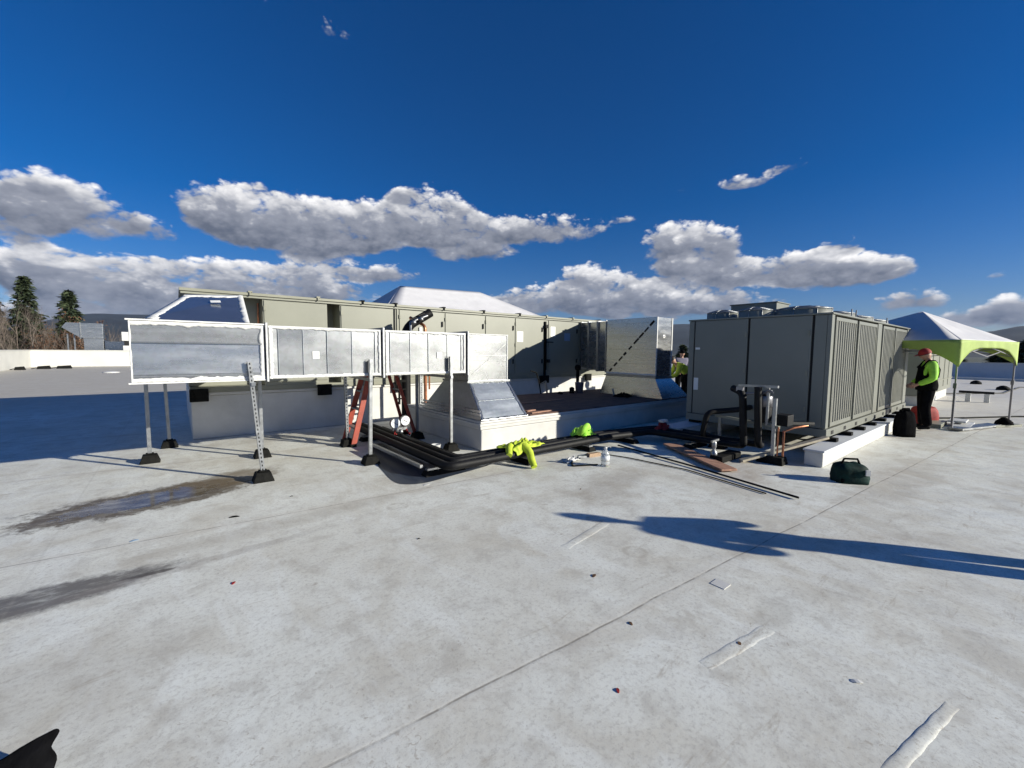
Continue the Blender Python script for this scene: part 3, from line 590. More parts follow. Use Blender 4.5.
# drop box and flared shoe on the curb
db = MB().box(3.87, 4.72, DY, DB, 1.13, Z1).build('drop_box', MT['galv2'], t, bevel=.004)
q = MB(); bead(q, (3.87, DY-.002, Z1), (4.72, DY-.002, Z1), .025, n_, (0, 0, -1), 41); bead(q, (4.718, DY-.002, 1.14), (4.718, DY-.002, Z1), .025, n_, (-1, 0, 0), 42)
q.box(3.95, 4.55, DY-.005, DY-.001, 1.80, 1.84).box(3.9, 4.7, DY-.004, DY-.001, 1.575, 1.583); q.build('sealant', MT['seal'], db)
MB().bar((3.95, DY-.004, 1.25), (4.66, DY-.004, 1.78), .006, .01).build('cross_break', MT['galv'], db); MB().bar((3.9, DY-.004, 1.50), (4.7, DY-.004, 1.47), .006, .006).build('cross_break', MT['galv'], db)
sh = MB().hexa([(3.87, 5.63, .504), (4.86, 5.63, .504), (4.86, 7.75, .504), (3.87, 7.75, .504)], [(3.87, DY-.002, 1.13), (4.72, DY-.002, 1.13), (4.72, DB, 1.13), (3.87, DB, 1.13)]).build('curb_shoe', MT['galv_b'], t)
a, b, c, d = Vector((3.87, 5.63, .504)), Vector((4.86, 5.63, .504)), Vector((4.72, DY-.002, 1.13)), Vector((3.87, DY-.002, 1.13))
nn = (b-a).cross(c-b).normalized(); q = MB()
for k, (p, r_, i_) in enumerate(((a, b, (d-a)), (d, c, (a-d)), (a, d, (b-a)), (b, c, (a-b)))): bead(q, p, r_, .05 if k < 2 else .07, nn, i_.normalized(), 50+k)
q.build('sealant', MT['galv2'], sh)
MB().bar(a*.5+d*.5+nn*.004, b*.5+c*.5+nn*.004, .012, .006, upv=nn).build('cross_break', MT['galv2'], sh)
MB().box(3.84, 4.76, DY-.03, DB+.03, 1.105, 1.14).build('flange', MT['steel'], t, bevel=.003)
for k in range(3): MB().box(3.862-.006*k, 3.868-.006*k, 5.66, 7.9-.1*k, .52+.06*k, .56+.06*k).build('side_lap', MT['galv'], sh)

# ------------------------------------------------------------------ strut supports under the duct
def strut(mb, x, y, z0, z1, lean=0, holes=True, w=.042):
    a, b = Vector((x, y, z0)), Vector((x+lean, y, z1))
    mb.bar(a+Vector((-w/2, 0, 0)), b+Vector((-w/2, 0, 0)), .004, w, upv=(0, 1, 0)); mb.bar(a+Vector((w/2, 0, 0)), b+Vector((w/2, 0, 0)), .004, w, upv=(0, 1, 0))
    mb.bar(a+Vector((0, -w/2, 0)), b+Vector((0, -w/2, 0)), w, .004, upv=(0, 1, 0))
    n = int((z1-z0)/.05)
    for k in range(n if holes else 0):
        s = (k+.5)/n; p = a+(b-a)*s; q = b-a; q.normalize()
        mb.bar(p+Vector((0, -w/2-.003, 0))-q*.012, p+Vector((0, -w/2-.003, 0))+q*.012, .013, .003, 1, upv=(0, 1, 0))
def foot(mb, x, y, w=.235):
    mb.hexa([(x-w/2, y-.10, 0), (x+w/2, y-.10, 0), (x+w/2, y+.10, 0), (x-w/2, y+.10, 0)], [(x-w*.34, y-.07, .12), (x+w*.34, y-.07, .12), (x+w*.34, y+.07, .12), (x-w*.34, y+.07, .12)])
    mb.box(x-w*.2, x+w*.2, y-.05, y+.05, .122, .14)
SG = 'strut supports under the duct'
def support(label, posts, bar):
    t = thing('duct_support', label, 'support', (posts[0][0], posts[0][1], 0), 0, SG)
    for (x, y, z1, lean) in posts:
        m = MB(); strut(m, x, y, .125, z1, lean, abs(lean) > .05 or (x, y) == (2.25, 7.35)); m.build('post', [MT['steel'], MT['dark']], t)
        m = MB(); foot(m, x, y); m.build('foot', MT['rubber'], t, bevel=.012)
    MB().bar(bar[0], bar[1], .042, .042).build('crossbar', MT['steel'], t)
support('leftmost pair of steel strut posts on black feet, under the elbow end of the duct', [(-.36, 7.95, 1.22, 0), (-.15, 9.0, 1.22, -.02)], ((-.36, 7.8, 1.245), (-.17, 9.15, 1.245)))
support('leaning perforated strut pair clamped to the duct at its first white joint', [(.79, 6.0, 1.50, -.10), (.97, 7.35, 1.22, 0)], ((.72, 5.95, 1.225), (.97, 7.5, 1.225)))
support('strut pair at the middle duct joint, left of the red ladder', [(2.15, 5.99, 1.52, .03), (2.25, 7.35, 1.22, -.02)], ((2.17, 5.95, 1.225), (2.25, 7.5, 1.225)))
support('strut pair at the right duct joint beside the low curb, white cup at its foot', [(3.50, 5.99, 1.56, 0), (3.48, 7.2, 1.22, 0)], ((3.5, 5.95, 1.225), (3.48, 7.3, 1.225)))

# ------------------------------------------------------------------ return duct at the right end of the curb
t = RD = thing('return_duct', 'tall galvanised return duct with a dark diagonal stripe, standing on the brown deck', 'duct', (9.7, 7, .522))
bx = MB().box(9.27, 9.97, 5.92, 7.45, 1.06, 2.53).build('plenum_box', MT['galv'], t, bevel=.004)
q = MB()
bead(q, (9.268, 5.93, 1.07), (9.268, 7.44, 1.07), .05, (-1, 0, 0), (0, 0, 1), 61)
q.box(9.27, 9.30, 5.905, 5.919, 1.06, 2.53).box(9.935, 9.97, 5.905, 5.919, 1.06, 2.53); q.build('sealant', MT['seal'], bx)
q = MB()
for z in (1.36, 1.73, 2.06, 2.40): q.box(9.262, 9.269, 5.95, 7.42, z, z+.006)
q.build('sheet_seam', MT['galv2'], bx)
# broken dark strips running diagonally over the side
rnd = random.Random(3)
for k in range(9):
    s0, s1 = k/9+.01, (k+rnd.uniform(.55, .98))/9; y0, z0_ = 7.35-1.38*s0, 1.12+1.34*s0; y1, z1_ = 7.35-1.38*s1, 1.12+1.34*s1
    MB().bar((9.264, y0, z0_), (9.264, y1, z1_), .035+.02*rnd.random(), .006, upv=(1, 0, 0)).build('dark_strip', MT['rubber'], bx)
MB().box(9.24, 10.0, 5.89, 7.48, 1.015, 1.055).build('flange', MT['steel'], t, bevel=.003)
MB().hexa([(9.2, 5.66, .524), (10.42, 5.66, .524), (10.42, 7.6, .524), (9.2, 7.6, .524)], [(9.27, 5.92, 1.014), (9.97, 5.92, 1.014), (9.97, 7.45, 1.014), (9.27, 7.45, 1.014)]).build('curb_shoe', MT['galv'], t)
MB().lathe([(.03, 0), (.03, .01), (.01, .014)], (9.6, 5.9, 2.05), 8).box(9.55, 9.64, 5.913, 5.919, 2.02, 2.10).build('sticker', MT['paper'], t)
# skewed connector back to the long unit
cn = MB().hexa([(9.32, 7.48, 1.12), (9.95, 7.48, 1.12), (11.2, 9.38, 1.16), (10.38, 9.38, 1.16)], [(9.32, 7.48, 2.50), (9.95, 7.48, 2.50), (11.2, 9.38, 2.60), (10.38, 9.38, 2.60)]).build('connector', MT['galv'], t)
for s in (.02, .30, .34, .66, .70, .98):
    x0, x1, y = 9.32+1.06*s, 9.95+1.25*s, 7.48+1.9*s
    MB().box(x0-.04, x1+.02, y-.012, y+.012, 1.09, 2.53+.1*s).build('flange', MT['steel'], cn)

# ------------------------------------------------------------------ chiller
X0, X1, Y0, Y1, CB, CT = 8.09, 14.45, 2.07, 4.43, .31, 2.31
for (y0, y1, lab) in ((1.86, 2.10, 'sunlit low white rail curb under the louvred side of the chiller'), (4.1, 4.46, 'shaded low white rail curb under the back of the chiller')):
    t = thing('rail_curb', lab, 'curb', (10, (y0+y1)/2, 0))
    MB().box(7.26, 14.9, y0, y1, 0, .22).build('curb_wall', MT['curb'], t, bevel=.02); MB().box(7.24, 14.92, y0-.015, y1+.015, .221, .25).build('cap_flashing', MT['greywall'], t, bevel=.006)
t = CH = thing('air_cooled_chiller', 'big grey-green air cooled chiller with louvred coils on the right side', 'chiller', (11.2, 3.2, .25))
MB().box(X0-.01, X1, Y0-.02, Y1, CB, CB+.13).build('base_rail', MT['chill'], t, bevel=.006)
for k in range(9): MB().box(8.32+k*.72, 8.44+k*.72, Y0-.026, Y0-.021, CB+.03, CB+.09).build('rail_slot', MT['dark'], t)
for k in range(8):
    MB().box(8.15+k*.85, 8.27+k*.85, 1.93, 2.11, .252, CB-.001).build('isolator', MT['rubber'], t)
for k in range(4): MB().box(8.15+k*1.9, 8.27+k*1.9, 4.2, 4.4, .252, CB-.001).build('isolator', MT['rubber'], t)
# body slightly inset, then door panels proud of it
MB().box(X0+.02, X1-.02, Y0+.10, Y1-.02, CB+.131, CT-.03).build('casing', MT['dark'], t)
MB().box(X0-.015, X1+.015, Y0-.015, Y1+.015, CT-.029, CT).build('roof_deck', MT['chill'], t, bevel=.006)
for (a, b) in ((Y0+.063, 2.30), (2.335, 3.28), (3.315, 4.30), (4.325, Y1)):
    p = MB().box(X0-.006 if b-a > .5 else X0, X0+.03, a, b, CB+.14, CT-.035).build('end_panel', MT['chill'], t, bevel=.006)
for (y, z) in ((3.33, .7), (3.33, 1.3), (3.33, 1.95), (2.36, .7), (2.36, 1.3), (2.36, 1.95)): MB().box(X0-.02, X0-.0065, y, y+.03, z, z+.08).build('latch', MT['beige_d'], t)
MB().box(X0-.010, X0-.0065, 4.19, 4.28, 1.72, 1.76).build('name_plate', MT['paper'], t); MB().box(X0-.010, X0-.0065, 4.20, 4.29, .92, 1.16).build('label_plate', MT['paper'], t)
def coil(a, b):
    fr = MB().box(a, a+.035, Y0-.004, Y0+.07, CB+.15, CT-.06).box(b-.035, b, Y0-.004, Y0+.07, CB+.15, CT-.06).box(a+.036, b-.036, Y0-.003, Y0+.06, CT-.12, CT-.062).box(a+.036, b-.036, Y0-.003, Y0+.06, CB+.152, CB+.22).build('coil_panel', MT['chill'], t, bevel=.003)
    q = MB(); n = int((b-a-.07)/.115)
    for k in range(n):
        x = a+.04+(b-a-.08)*(k+.5)/n; q.hexa([(x-.040, Y0+.03, CB+.22), (x-.020, Y0+.004, CB+.22), (x+.020, Y0+.004, CB+.22), (x+.040, Y0+.03, CB+.22)], [(x-.040, Y0+.03, CT-.12), (x-.020, Y0+.004, CT-.12), (x+.020, Y0+.004, CT-.12), (x+.040, Y0+.03, CT-.12)])
    q.build('louvre', MT['slat'], fr)
    MB().box(a+.037, b-.037, Y0+.035, Y0+.058, CB+.222, CT-.122).build('coil_core', MT['coil'], fr)
for (a, b) in ((8.30, 9.52), (9.66, 11.02), (11.56, 12.66), (12.78, 14.0)): coil(a, b)
for (a, b) in ((X0, 8.22), (11.12, 11.44), (14.12, X1)): MB().box(a, b, Y0, Y0+.06, CB+.14, CT-.035).build('corner_post', MT['chill'], t, bevel=.006)
def fan(x, y, r):
    f = MB().lathe([(r+.02, 0), (r, .03), (r, .13), (r-.03, .14), (r-.05, .13), (r-.05, .02), (r-.06, .01)], (x, y, CT+.001), 32).build('condenser_fan', MT['chill'], t)
    q = MB()
    for rr_ in [r*k/6 for k in range(1, 7)]:
        q.tube([(x+rr_*math.cos(a*math.pi/14), y+rr_*math.sin(a*math.pi/14), CT+.15+.06*(1-(rr_/r)**2)) for a in range(29)], .006 if rr_ < r*.99 else .012, 4, caps=False)
    for k in range(8):
        a = k*math.pi/4; q.tube([(x+r*s*math.cos(a), y+r*s*math.sin(a), CT+.155+.06*(1-s*s)) for s in (.1, .5, 1)]+[(x+r*1.02*math.cos(a), y+r*1.02*math.sin(a), CT+.01)], .008, 4)
    q.build('fan_guard', MT['steel'], f)
    q = MB().lathe([(.1, 0), (.1, .06), (.02, .07)], (x, y, CT+.03), 12)
    for k in range(4):
        a = k*math.pi/2+.4; q.bar((x+.1*math.cos(a), y+.1*math.sin(a), CT+.06), (x+(r-.08)*math.cos(a), y+(r-.08)*math.sin(a), CT+.05), .16, .01, upv=(.2*math.sin(a), -.2*math.cos(a), 1))
    q.build('fan_blades', MT['dark'], f)
for (x, y, r) in ((9.05, 2.78, .45), (10.55, 2.75, .42), (11.95, 2.75, .42), (13.35, 2.75, .42), (8.62, 3.42, .28), (8.75, 4.08, .30), (10.6, 3.75, .42), (11.95, 3.75, .42), (13.35, 3.75, .42), (8.9, 4.2, .2)): 
    if (x, r) != (8.9, .2): fan(x, y, r)
MB().box(9.30, 9.95, 3.30, 4.18, CT+.002, 2.66).build('control_box', MT['chill'], t, bevel=.006); MB().box(9.28, 9.97, 3.28, 4.20, 2.661, 2.68).build('control_box_lid', MT['chill'], t)
for x in (9.75, 10.05, 12.6): MB().box(x-.01, x+.01, 2.2, 2.22, CT, CT+.17).build('lifting_pin', MT['steel'], t)

# ------------------------------------------------------------------ chiller piping and its strut frame
t = thing('valve_stand', 'steel strut frame holding valves and filter canisters before the chiller', 'stand', (7.1, 2.6, 0))
for (x, y, z1) in ((7.0, 2.43, .98), (7.35, 3.40, .57)):
    m = MB(); strut(m, x, y, .1, z1, 0, False); m.build('post', [MT['steel'], MT['dark']], t)
MB().hexa([(6.88, 2.25, 0), (7.12, 2.25, 0), (7.12, 2.62, 0), (6.88, 2.62, 0)], [(6.91, 2.27, .11), (7.09, 2.27, .11), (7.09, 2.60, .11), (6.91, 2.60, .11)]).build('foot', MT['rubber'], t, bevel=.01)
MB().hexa([(7.25, 3.28, 0), (7.45, 3.28, 0), (7.45, 3.55, 0), (7.25, 3.55, 0)], [(7.28, 3.3, .1), (7.42, 3.3, .1), (7.42, 3.52, .1), (7.28, 3.52, .1)]).build('foot', MT['rubber'], t, bevel=.01)
MB().bar((7.34, 3.47, .57), (7.0, 2.36, .55), .042, .042).build('crossbar', MT['beige'], t); MB().bar((7.03, 2.98, 1.14), (7.0, 2.40, 1.155), .045, .035).build('crossbar', MT['steel'], t)
MB().bar((7.05, 2.55, .55), (7.05, 2.55, 1.15), .035, .035).build('post', MT['steel'], t)
fc = MB().lathe([(.03, 0), (.10, .03), (.105, .08), (.105, .36), (.09, .42), (.04, .45)], (7.12, 2.62, .58), 16).build('filter_canister', MT['black'], t)
MB().lathe([(.108, 0), (.108, .16), (.1, .17)], (7.12, 2.62, .83), 16).build('band', MT['alu'], fc)
MB().tube([(7.05, 2.93, 1.01), (7.05, 2.72, 1.03), (7.05, 2.5, 1.08)], .022, 8).tube([(7.02, 2.68, 1.10), (7.02, 2.62, 1.03), (7.02, 2.54, 1.10), (7.02, 2.47, 1.06)], .016, 6).box(6.99, 7.05, 2.90, 3.0, 1.05, 1.12).build('valve', MT['alu'], t)
MB().tube([(7.02, 2.30, .12), (7.02, 2.30, .50), (7.1, 2.20, .56), (7.35, 2.10, .58)], .016, 8).tube([(6.98, 2.36, .12), (6.98, 2.36, .56)], .012, 6).build('copper_line', MT['copper'], t)
MB().box(7.15, 7.4, 2.30, 2.48, .55, .72).bar((7.3, 2.45, .57), (7.9, 2.20, .54), .10, .05).build('valve_box', MT['black'], t, bevel=.01)
# insulated pipes
BL = MT['black']
def pipe(label, pts, r, m=BL, name='insulated_pipe', cat='pipe', n=12):
    P = [Vector(p) for p in pts]; o = [P[0]]
    for i in range(1, len(P)-1):
        a, b = P[i-1]-P[i], P[i+1]-P[i]; k = min(r*2.4, a.length*.45, b.length*.45)
        for s in range(6):
            u = s/5; p0 = P[i]+a.normalized()*k; p1 = P[i]+b.normalized()*k; o.append(p0*(1-u)**2+P[i]*2*u*(1-u)+p1*u*u)
    o.append(P[-1]); ob = MB().tube(o, r, n, 0).build(name, m)
    return tag(ob, label, cat)
pipe('outermost thick black insulated pipe lying on the roof, bending round the hi-vis jacket', [(2.66, 8.4, .17), (2.66, 4.62, .17), (5.9, 4.62, .17), (6.9, 4.45, .17), (7.05, 2.95, .17), (7.05, 2.9, .98), (7.25, 3.3, 1.0)][:5]+[(7.0, 2.85, .2), (7.0, 2.90, 1.03), (7.12, 3.1, 1.08)], .056)
pipe('second black insulated pipe of the bundle, just behind the outermost one', [(2.82, 8.4, .17), (2.82, 4.80, .17), (6.0, 4.80, .17), (7.2, 4.55, .17), (7.22, 2.66, .2), (6.95, 2.62, .24), (6.95, 2.66, 1.14)], .052)
pipe('third black insulated pipe of the bundle, nearest the white curb', [(2.98, 8.3, .16), (2.98, 4.97, .16), (6.1, 4.97, .16), (7.4, 4.7, .16), (7.45, 3.62, .18), (7.1, 3.58, .22), (7.1, 3.50, .64), (7.5, 3.2, .68), (8.05, 3.2, .68)], .048)
pipe('thin black pipe running along the low curb wall', [(3.13, 8.0, .13), (3.13, 5.2, .13), (3.2, 5.16, .13)], .026)
pipe('thinner bare copper line showing between the black pipes by the cup', [(3.24, 7.3, .09), (3.24, 5.4, .09)], .014, MT['copper'])
pipe('thick vertical black insulated riser behind the duct, its elbow rising above the duct', [(3.9, 8.6, .1), (3.9, 8.6, 2.15), (4.48, 8.55, 2.5)], .10)
pipe('thin brown copper riser right of the thick black riser', [(4.34, 8.55, .1), (4.34, 8.55, 2.2), (4.2, 9.0, 2.4)], .035, MT['copper'])
pipe('short reddish vent pipe hanging between the duct and the white curb', [(4.62, 8.9, .75), (4.62, 8.9, 1.6)], .02, MT['copper'])
t = thing('strut_post', 'grey steel strut post standing beside the thick black riser', 'post', (4.15, 8.4, 0))
m = MB(); strut(m, 4.15, 8.4, .1, 2.15, w=.06); m.build('post', [MT['steel'], MT['dark']], t); m = MB(); foot(m, 4.15, 8.4, .3); m.build('foot', MT['rubber'], t)
t = thing('valve_assembly', 'cluster of small valves on top of the riser, above the duct', 'valve', (3.95, 8.45, 2.0))
MB().tube([(3.95, 8.45, 2.0), (3.95, 8.45, 2.25), (4.1, 8.45, 2.32), (4.35, 8.45, 2.42)], .03, 8).lathe([(.05, 0), (.06, .03), (.05, .07)], (4.0, 8.4, 2.22), 10).lathe([(.04, 0), (.05, .03), (.03, .09)], (4.18, 8.4, 2.3), 10).build('valve_body', MT['steel'], t)
MB().bar((3.9, 8.38, 2.3), (4.05, 8.38, 2.36), .03, .02).bar((4.1, 8.38, 2.40), (4.25, 8.38, 2.46), .03, .02).build('handle', MT['dark'], t)
t = thing('valve_assembly', 'cluster of dark valves and cross pieces hanging left of the riser under the duct', 'valve', (3.72, 8.5, 0))
MB().tube([(3.7, 8.5, .5), (3.7, 8.5, 1.5)], .025, 8).bar((3.6, 8.5, 1.0), (3.85, 8.5, 1.0), .05, .05).bar((3.62, 8.5, .82), (3.85, 8.5, .82), .04, .03).bar((3.6, 8.5, .62), (3.85, 8.5, .62), .03, .03).build('pipe_body', MT['rubber'], t)
MB().lathe([(.06, 0), (.08, .05), (.06, .12)], (3.66, 8.45, 1.08), 10).build('valve_body', MT['steel'], t)
PG = 'black pipe supports'
for (x, y, w, d, lab) in ((2.78, 4.95, .62, .16, 'black pipe support with a galvanised channel, under the bend of the bundle'), (2.85, 7.6, .62, .18, 'black pipe support at the back end of the pipe bundle under the ladder'),
                      (4.0, 4.78, .18, .55, 'black pipe support under the left hi-vis jacket'), (5.35, 4.8, .18, .55, 'black pipe support under the right hi-vis jacket'), (6.45, 4.72, .18, .55, 'black pipe support in the chiller shadow, right of the bottle'), (7.1, 3.7, .6, .18, 'black pipe support behind the reddish board')):
    t = thing('pipe_support', lab, 'support', (x, y, 0), 0, PG)
    MB().hexa([(x-w/2, y-d/2, 0), (x+w/2, y-d/2, 0), (x+w/2, y+d/2, 0), (x-w/2, y+d/2, 0)], [(x-w/2+.03, y-d/2+.03, .07), (x+w/2-.03, y-d/2+.03, .07), (x+w/2-.03, y+d/2-.03, .07), (x-w/2+.03, y+d/2-.03, .07)]).build('block', MT['rubber'], t, bevel=.008)
    MB().box(x-w/2+.05, x+w/2-.05, y-d/2+.05, y+d/2-.05, .072, .10).build('channel', MT['steel'], t)
t = thing('strut_channel', 'long loose galvanised strut lying along the pipe bundle at left', 'strut', (2.5, 5.5, 0))
MB().bar((2.42, 6.6, .13), (2.46, 4.98, .13), .04, .04).build('channel', MT['steel'], t)
t = thing('strut_channel', 'loose strut lying on the black pipes towards the chiller shadow', 'strut', (5.3, 5.2, 0))
MB().bar((4.6, 5.12, .06), (6.2, 5.05, .06), .04, .04).build('channel', MT['steel'], t)

# ------------------------------------------------------------------ ladder
t = thing('step_ladder', 'orange-red fibreglass step ladder straddling the pipes behind the duct', 'ladder', (2.9, 7.5, 0))
for y in (7.22, 7.72):
    MB().bar((2.30, y, 0), (2.80, (y+7.47)/2+.0, 1.85), .035, .09, upv=(1, 0, 0)).build('rail', MT['orange'], t, bevel=.004)
    MB().bar((3.48, y, 0), (2.92, (y+7.47)/2, 1.85), .03, .06, upv=(1, 0, 0)).build('rail', MT['orange'], t, bevel=.004)
for k in range(1, 6):
    s = k/6; x = 2.30+.50*s; w = .25*(1-s*.5); MB().box(x-.04, x+.05, 7.47-w, 7.47+w, 1.85*s-.012, 1.85*s+.012).build('step', MT['steel'], t)
for k in (1, 3, 5):
    s = k/6; x = 3.48-.56*s; w = .25*(1-s*.5); MB().box(x-.012, x+.012, 7.47-w, 7.47+w, 1.85*s-.012, 1.85*s+.012).build('brace', MT['steel'], t)
MB().box(2.72, 3.0, 7.32, 7.62, 1.84, 1.90).build('top_cap', MT['orange'], t, bevel=.01)
for (x, y) in ((2.30, 7.22), (2.30, 7.72), (3.48, 7.22), (3.48, 7.72)): MB().box(x-.05, x+.05, y-.03, y+.03, 0, .05).build('shoe', MT['rubber'], t)

# ------------------------------------------------------------------ small tools
t = thing('gauge_manifold', 'refrigerant manifold with two round white gauges beside the ladder foot', 'gauge set', (2.95, 6.9, .2))
for (x, y, z) in ((2.90, 6.85, .40), (3.08, 6.85, .43)):
    g_ = MB(); g_.tube([(x, y+.03, z), (x, y-.02, z)], .082, 18); g_ = g_.build('gauge', MT['gauge'], t)
    MB().tube([(x-.04, y-.022, z+.02), (x+.04, y-.022, z-.03)], .004, 4).build('needle', MT['dark'], g_)
    MB().tube([(x, y+.04, z), (x, y-.010, z)], .088, 18).build('bezel', MT['steel'], g_)
MB().box(2.86, 3.14, 6.85, 6.90, .27, .32).lathe([(.035, 0), (.04, .03), (.02, .07)], (3.0, 6.84, .22), 10).build('body', MT['steel'], t)
MB().tube([(2.9, 6.85, .28), (2.86, 6.8, .2), (2.88, 6.75, .23)], .012, 6).tube([(3.1, 6.85, .28), (3.14, 6.8, .18), (3.1, 6.7, .23)], .012, 6).build('hose', MT['red'], t)
o = MB().lathe([(.055, 0), (.075, .15), (.078, .155), (.070, .155), (.052, .01)], (3.2, 5.95, .0), 18).build('paper_cup', MT['white']); tag(o, 'white cup standing at the foot of the rightmost duct post', 'cup')
t = thing('water_bottle', 'clear plastic water bottle standing upright on the open roof before the chiller shadow', 'bottle', (4.81, 3.84, 0))
MB().lathe([(.05, 0), (.062, .01), (.062, .06), (.057, .07), (.062, .08), (.062, .17), (.05, .21), (.022, .245), (.02, .26)], (4.81, 3.84, 0), 18).build('bottle', MT['plastic'], t)
MB().lathe([(.024, 0), (.024, .022), (.02, .025)], (4.81, 3.84, .256), 12).tube([(4.83, 3.84, .27), (4.87, 3.82, .285), (4.88, 3.80, .27)], .006, 5).build('cap', MT['white'], t)
MB().lathe([(.0635, 0), (.0635, .07)], (4.81, 3.84, .09), 18).build('label', MT['gauge'], t)
# jackets: folded, draped cloth
def drape(mb, cx, cy, w, d, zf, seed, rot=0, n=34, fold=.06):
    vs = []; fs = []
    for i in range(n+1):
        for j in range(n+1):
            u, v = i/n*2-1, j/n*2-1
            r = 1+.22*noise.noise(Vector((u*2, v*2, seed)))
            x, y = u*w/2*r, v*d/2*r; c_, s_ = math.cos(rot), math.sin(rot); X, Y = cx+x*c_-y*s_, cy+x*s_+y*c_
            q = noise.noise(Vector((u*2.6+seed, v*2.6, 2)))+.5*noise.noise(Vector((u*6, v*6+seed, 5)))
            ridge = abs(noise.noise(Vector((u*3+seed*2, v*3, 9))))
            z = zf(X, Y)+max(0, fold*(.9+q*.9)-ridge*fold*.8)*(1-max(abs(u), abs(v))**3*.9)+.008
            vs.append((X+.03*q, Y+.03*noise.noise(Vector((v*4, u*4, seed))), z))
    for i in range(n):
        for j in range(n): fs.append((i*(n+1)+j, (i+1)*(n+1)+j, (i+1)*(n+1)+j+1, i*(n+1)+j+1))
    mb.add(vs, fs, 0, True)
def pz(X, Y):
    z = 0
    for (y, r, zc) in ((4.62, .075, .17), (4.80, .068, .17), (4.97, .06, .16)):
        if abs(Y-y) < r: z = max(z, zc+math.sqrt(r*r-(Y-y)**2))
    e = .225
    if Y < 4.60: e = .225*max(0, 1-((4.60-Y)/.13)**2)
    if Y > 5.0: e = .225*max(0, 1-((Y-5.0)/.15)**2)
    return max(z, e, .01)
t = thing('hi_vis_jacket', 'crumpled yellow hi-vis jacket draped over the pipes with a sleeve hanging to the roof', 'jacket', (3.95, 4.7, .2))
m = MB(); drape(m, 3.98, 4.76, .62, .40, pz, 3.3, .15, 40, .075); m.build('jacket', MT['hivis'], t).modifiers.new('thickness', 'SOLIDIFY').thickness = .008
m = MB(); m.tube([(3.92, 4.62, .28), (3.93, 4.50, .20), (3.90, 4.42, .11), (3.88, 4.34, .03)], [.07, .055, .05, .045], 10); m.tube([(3.74, 4.72, .27), (3.66, 4.64, .25), (3.60, 4.56, .19)], [.06, .05, .045], 10); m.build('sleeve', MT['hivis'], t)
t = thing('hi_vis_jacket', 'bundled yellow-green hi-vis vest sitting on the pipes above the cardboard scrap', 'jacket', (5.45, 4.8, .2))
m = MB(); drape(m, 5.42, 4.82, .36, .32, pz, 8.1, .2, 30, .12); m.build('vest', MT['hivis_g'], t).modifiers.new('thickness', 'SOLIDIFY').thickness = .008
m = MB().tube([(5.22, 4.72, .30), (5.18, 4.66, .34), (5.25, 4.62, .40), (5.35, 4.66, .42)], [.05, .06, .06, .05], 10); m.build('armhole', MT['hivis_g'], t)
# boards and timbers
o = MB().bar((6.70, 3.95, .055), (5.93, 2.58, .035), .24, .03).build('board', MT['wood_r'], bevel=.004); tag(o, 'long reddish board lying on the roof in front of the chiller pipes', 'board')
o = MB().bar((6.62, 2.72, .03), (7.85, 1.98, .36), .09, .035).build('timber', MT['timber'], bevel=.004); tag(o, 'pale timber leaning from the roof up to the chiller corner', 'timber')
pipe('long thin dark strip modelling a shadow band on the roof, its pointed end towards the camera', [(5.45, 1.60, .025), (5.75, 3.0, .025), (5.98, 4.5, .03)], .013, MT['rubber'], 'shadow_strip', 'shadow strip')  # shadow band on the roof, modelled as a thin dark tube
pipe('thin dark strip modelling a second shadow line beside the long one', [(5.35, 1.9, .012), (5.55, 3.0, .012), (5.45, 3.9, .012), (5.3, 4.4, .012)], .008, MT['rubber'], 'cable', 'cable')  # second shadow line, laid down as a thinner dark tube
pipe('thin black hose looping from under the vest to the water bottle', [(5.2, 4.45, .012), (4.6, 4.3, .012), (4.4, 4.1, .012), (4.75, 3.93, .012)], .012, MT['rubber'], 'hose', 'hose')
t = thing('power_drill', 'silver tap and hose fitting standing near the end of the reddish board', 'fitting', (6.35, 3.0, 0))
t['label'] = 'small silver hose fitting on a black base behind the reddish board'; t.name = 'hose_fitting'
MB().lathe([(.05, 0), (.05, .12), (.02, .16), (.035, .2), (.035, .27), (.02, .3)], (6.38, 3.02, .02), 12).bar((6.3, 3.02, .31), (6.46, 3.0, .33), .03, .03).build('body', MT['steel'], t); MB().box(6.3, 6.95, 2.85, 3.05, .0, .10).build('base', MT['rubber'], t, bevel=.02)
o = MB().hexa([(5.0, 4.30, 0), (5.25, 4.25, 0), (5.3, 4.4, 0), (5.03, 4.42, 0)], [(5.02, 4.31, .05), (5.22, 4.27, .06), (5.27, 4.38, .04), (5.05, 4.4, .05)]).build('cardboard', MT['wood']); tag(o, 'brown cardboard scrap lying under the bundled vest', 'cardboard')
t = thing('tool_pouch', 'crumpled white and silver plastic bag with tools left of the bottle', 'bag', (4.6, 4.35, 0))
m = MB(); drape(m, 4.62, 4.32, .34, .12, lambda a, b: 0, 5.5, .1, 20, .045); m.build('bag', MT['white'], t); MB().bar((4.7, 4.27, .07), (4.85, 4.24, .05), .03, .03).build('tool', MT['steel'], t)
t = thing('red_pouch', 'red tool pouch with a white top resting on the pipes by the curb end', 'pouch', (7.2, 4.35, .2))
m = MB(); drape(m, 7.2, 4.4, .40, .22, lambda a, b: .2, 6.1, .3, 16, .10); m.build('pouch', MT['red'], t); MB().box(7.12, 7.3, 4.35, 4.45, .33, .38).build('flap', MT['white'], t, bevel=.01)
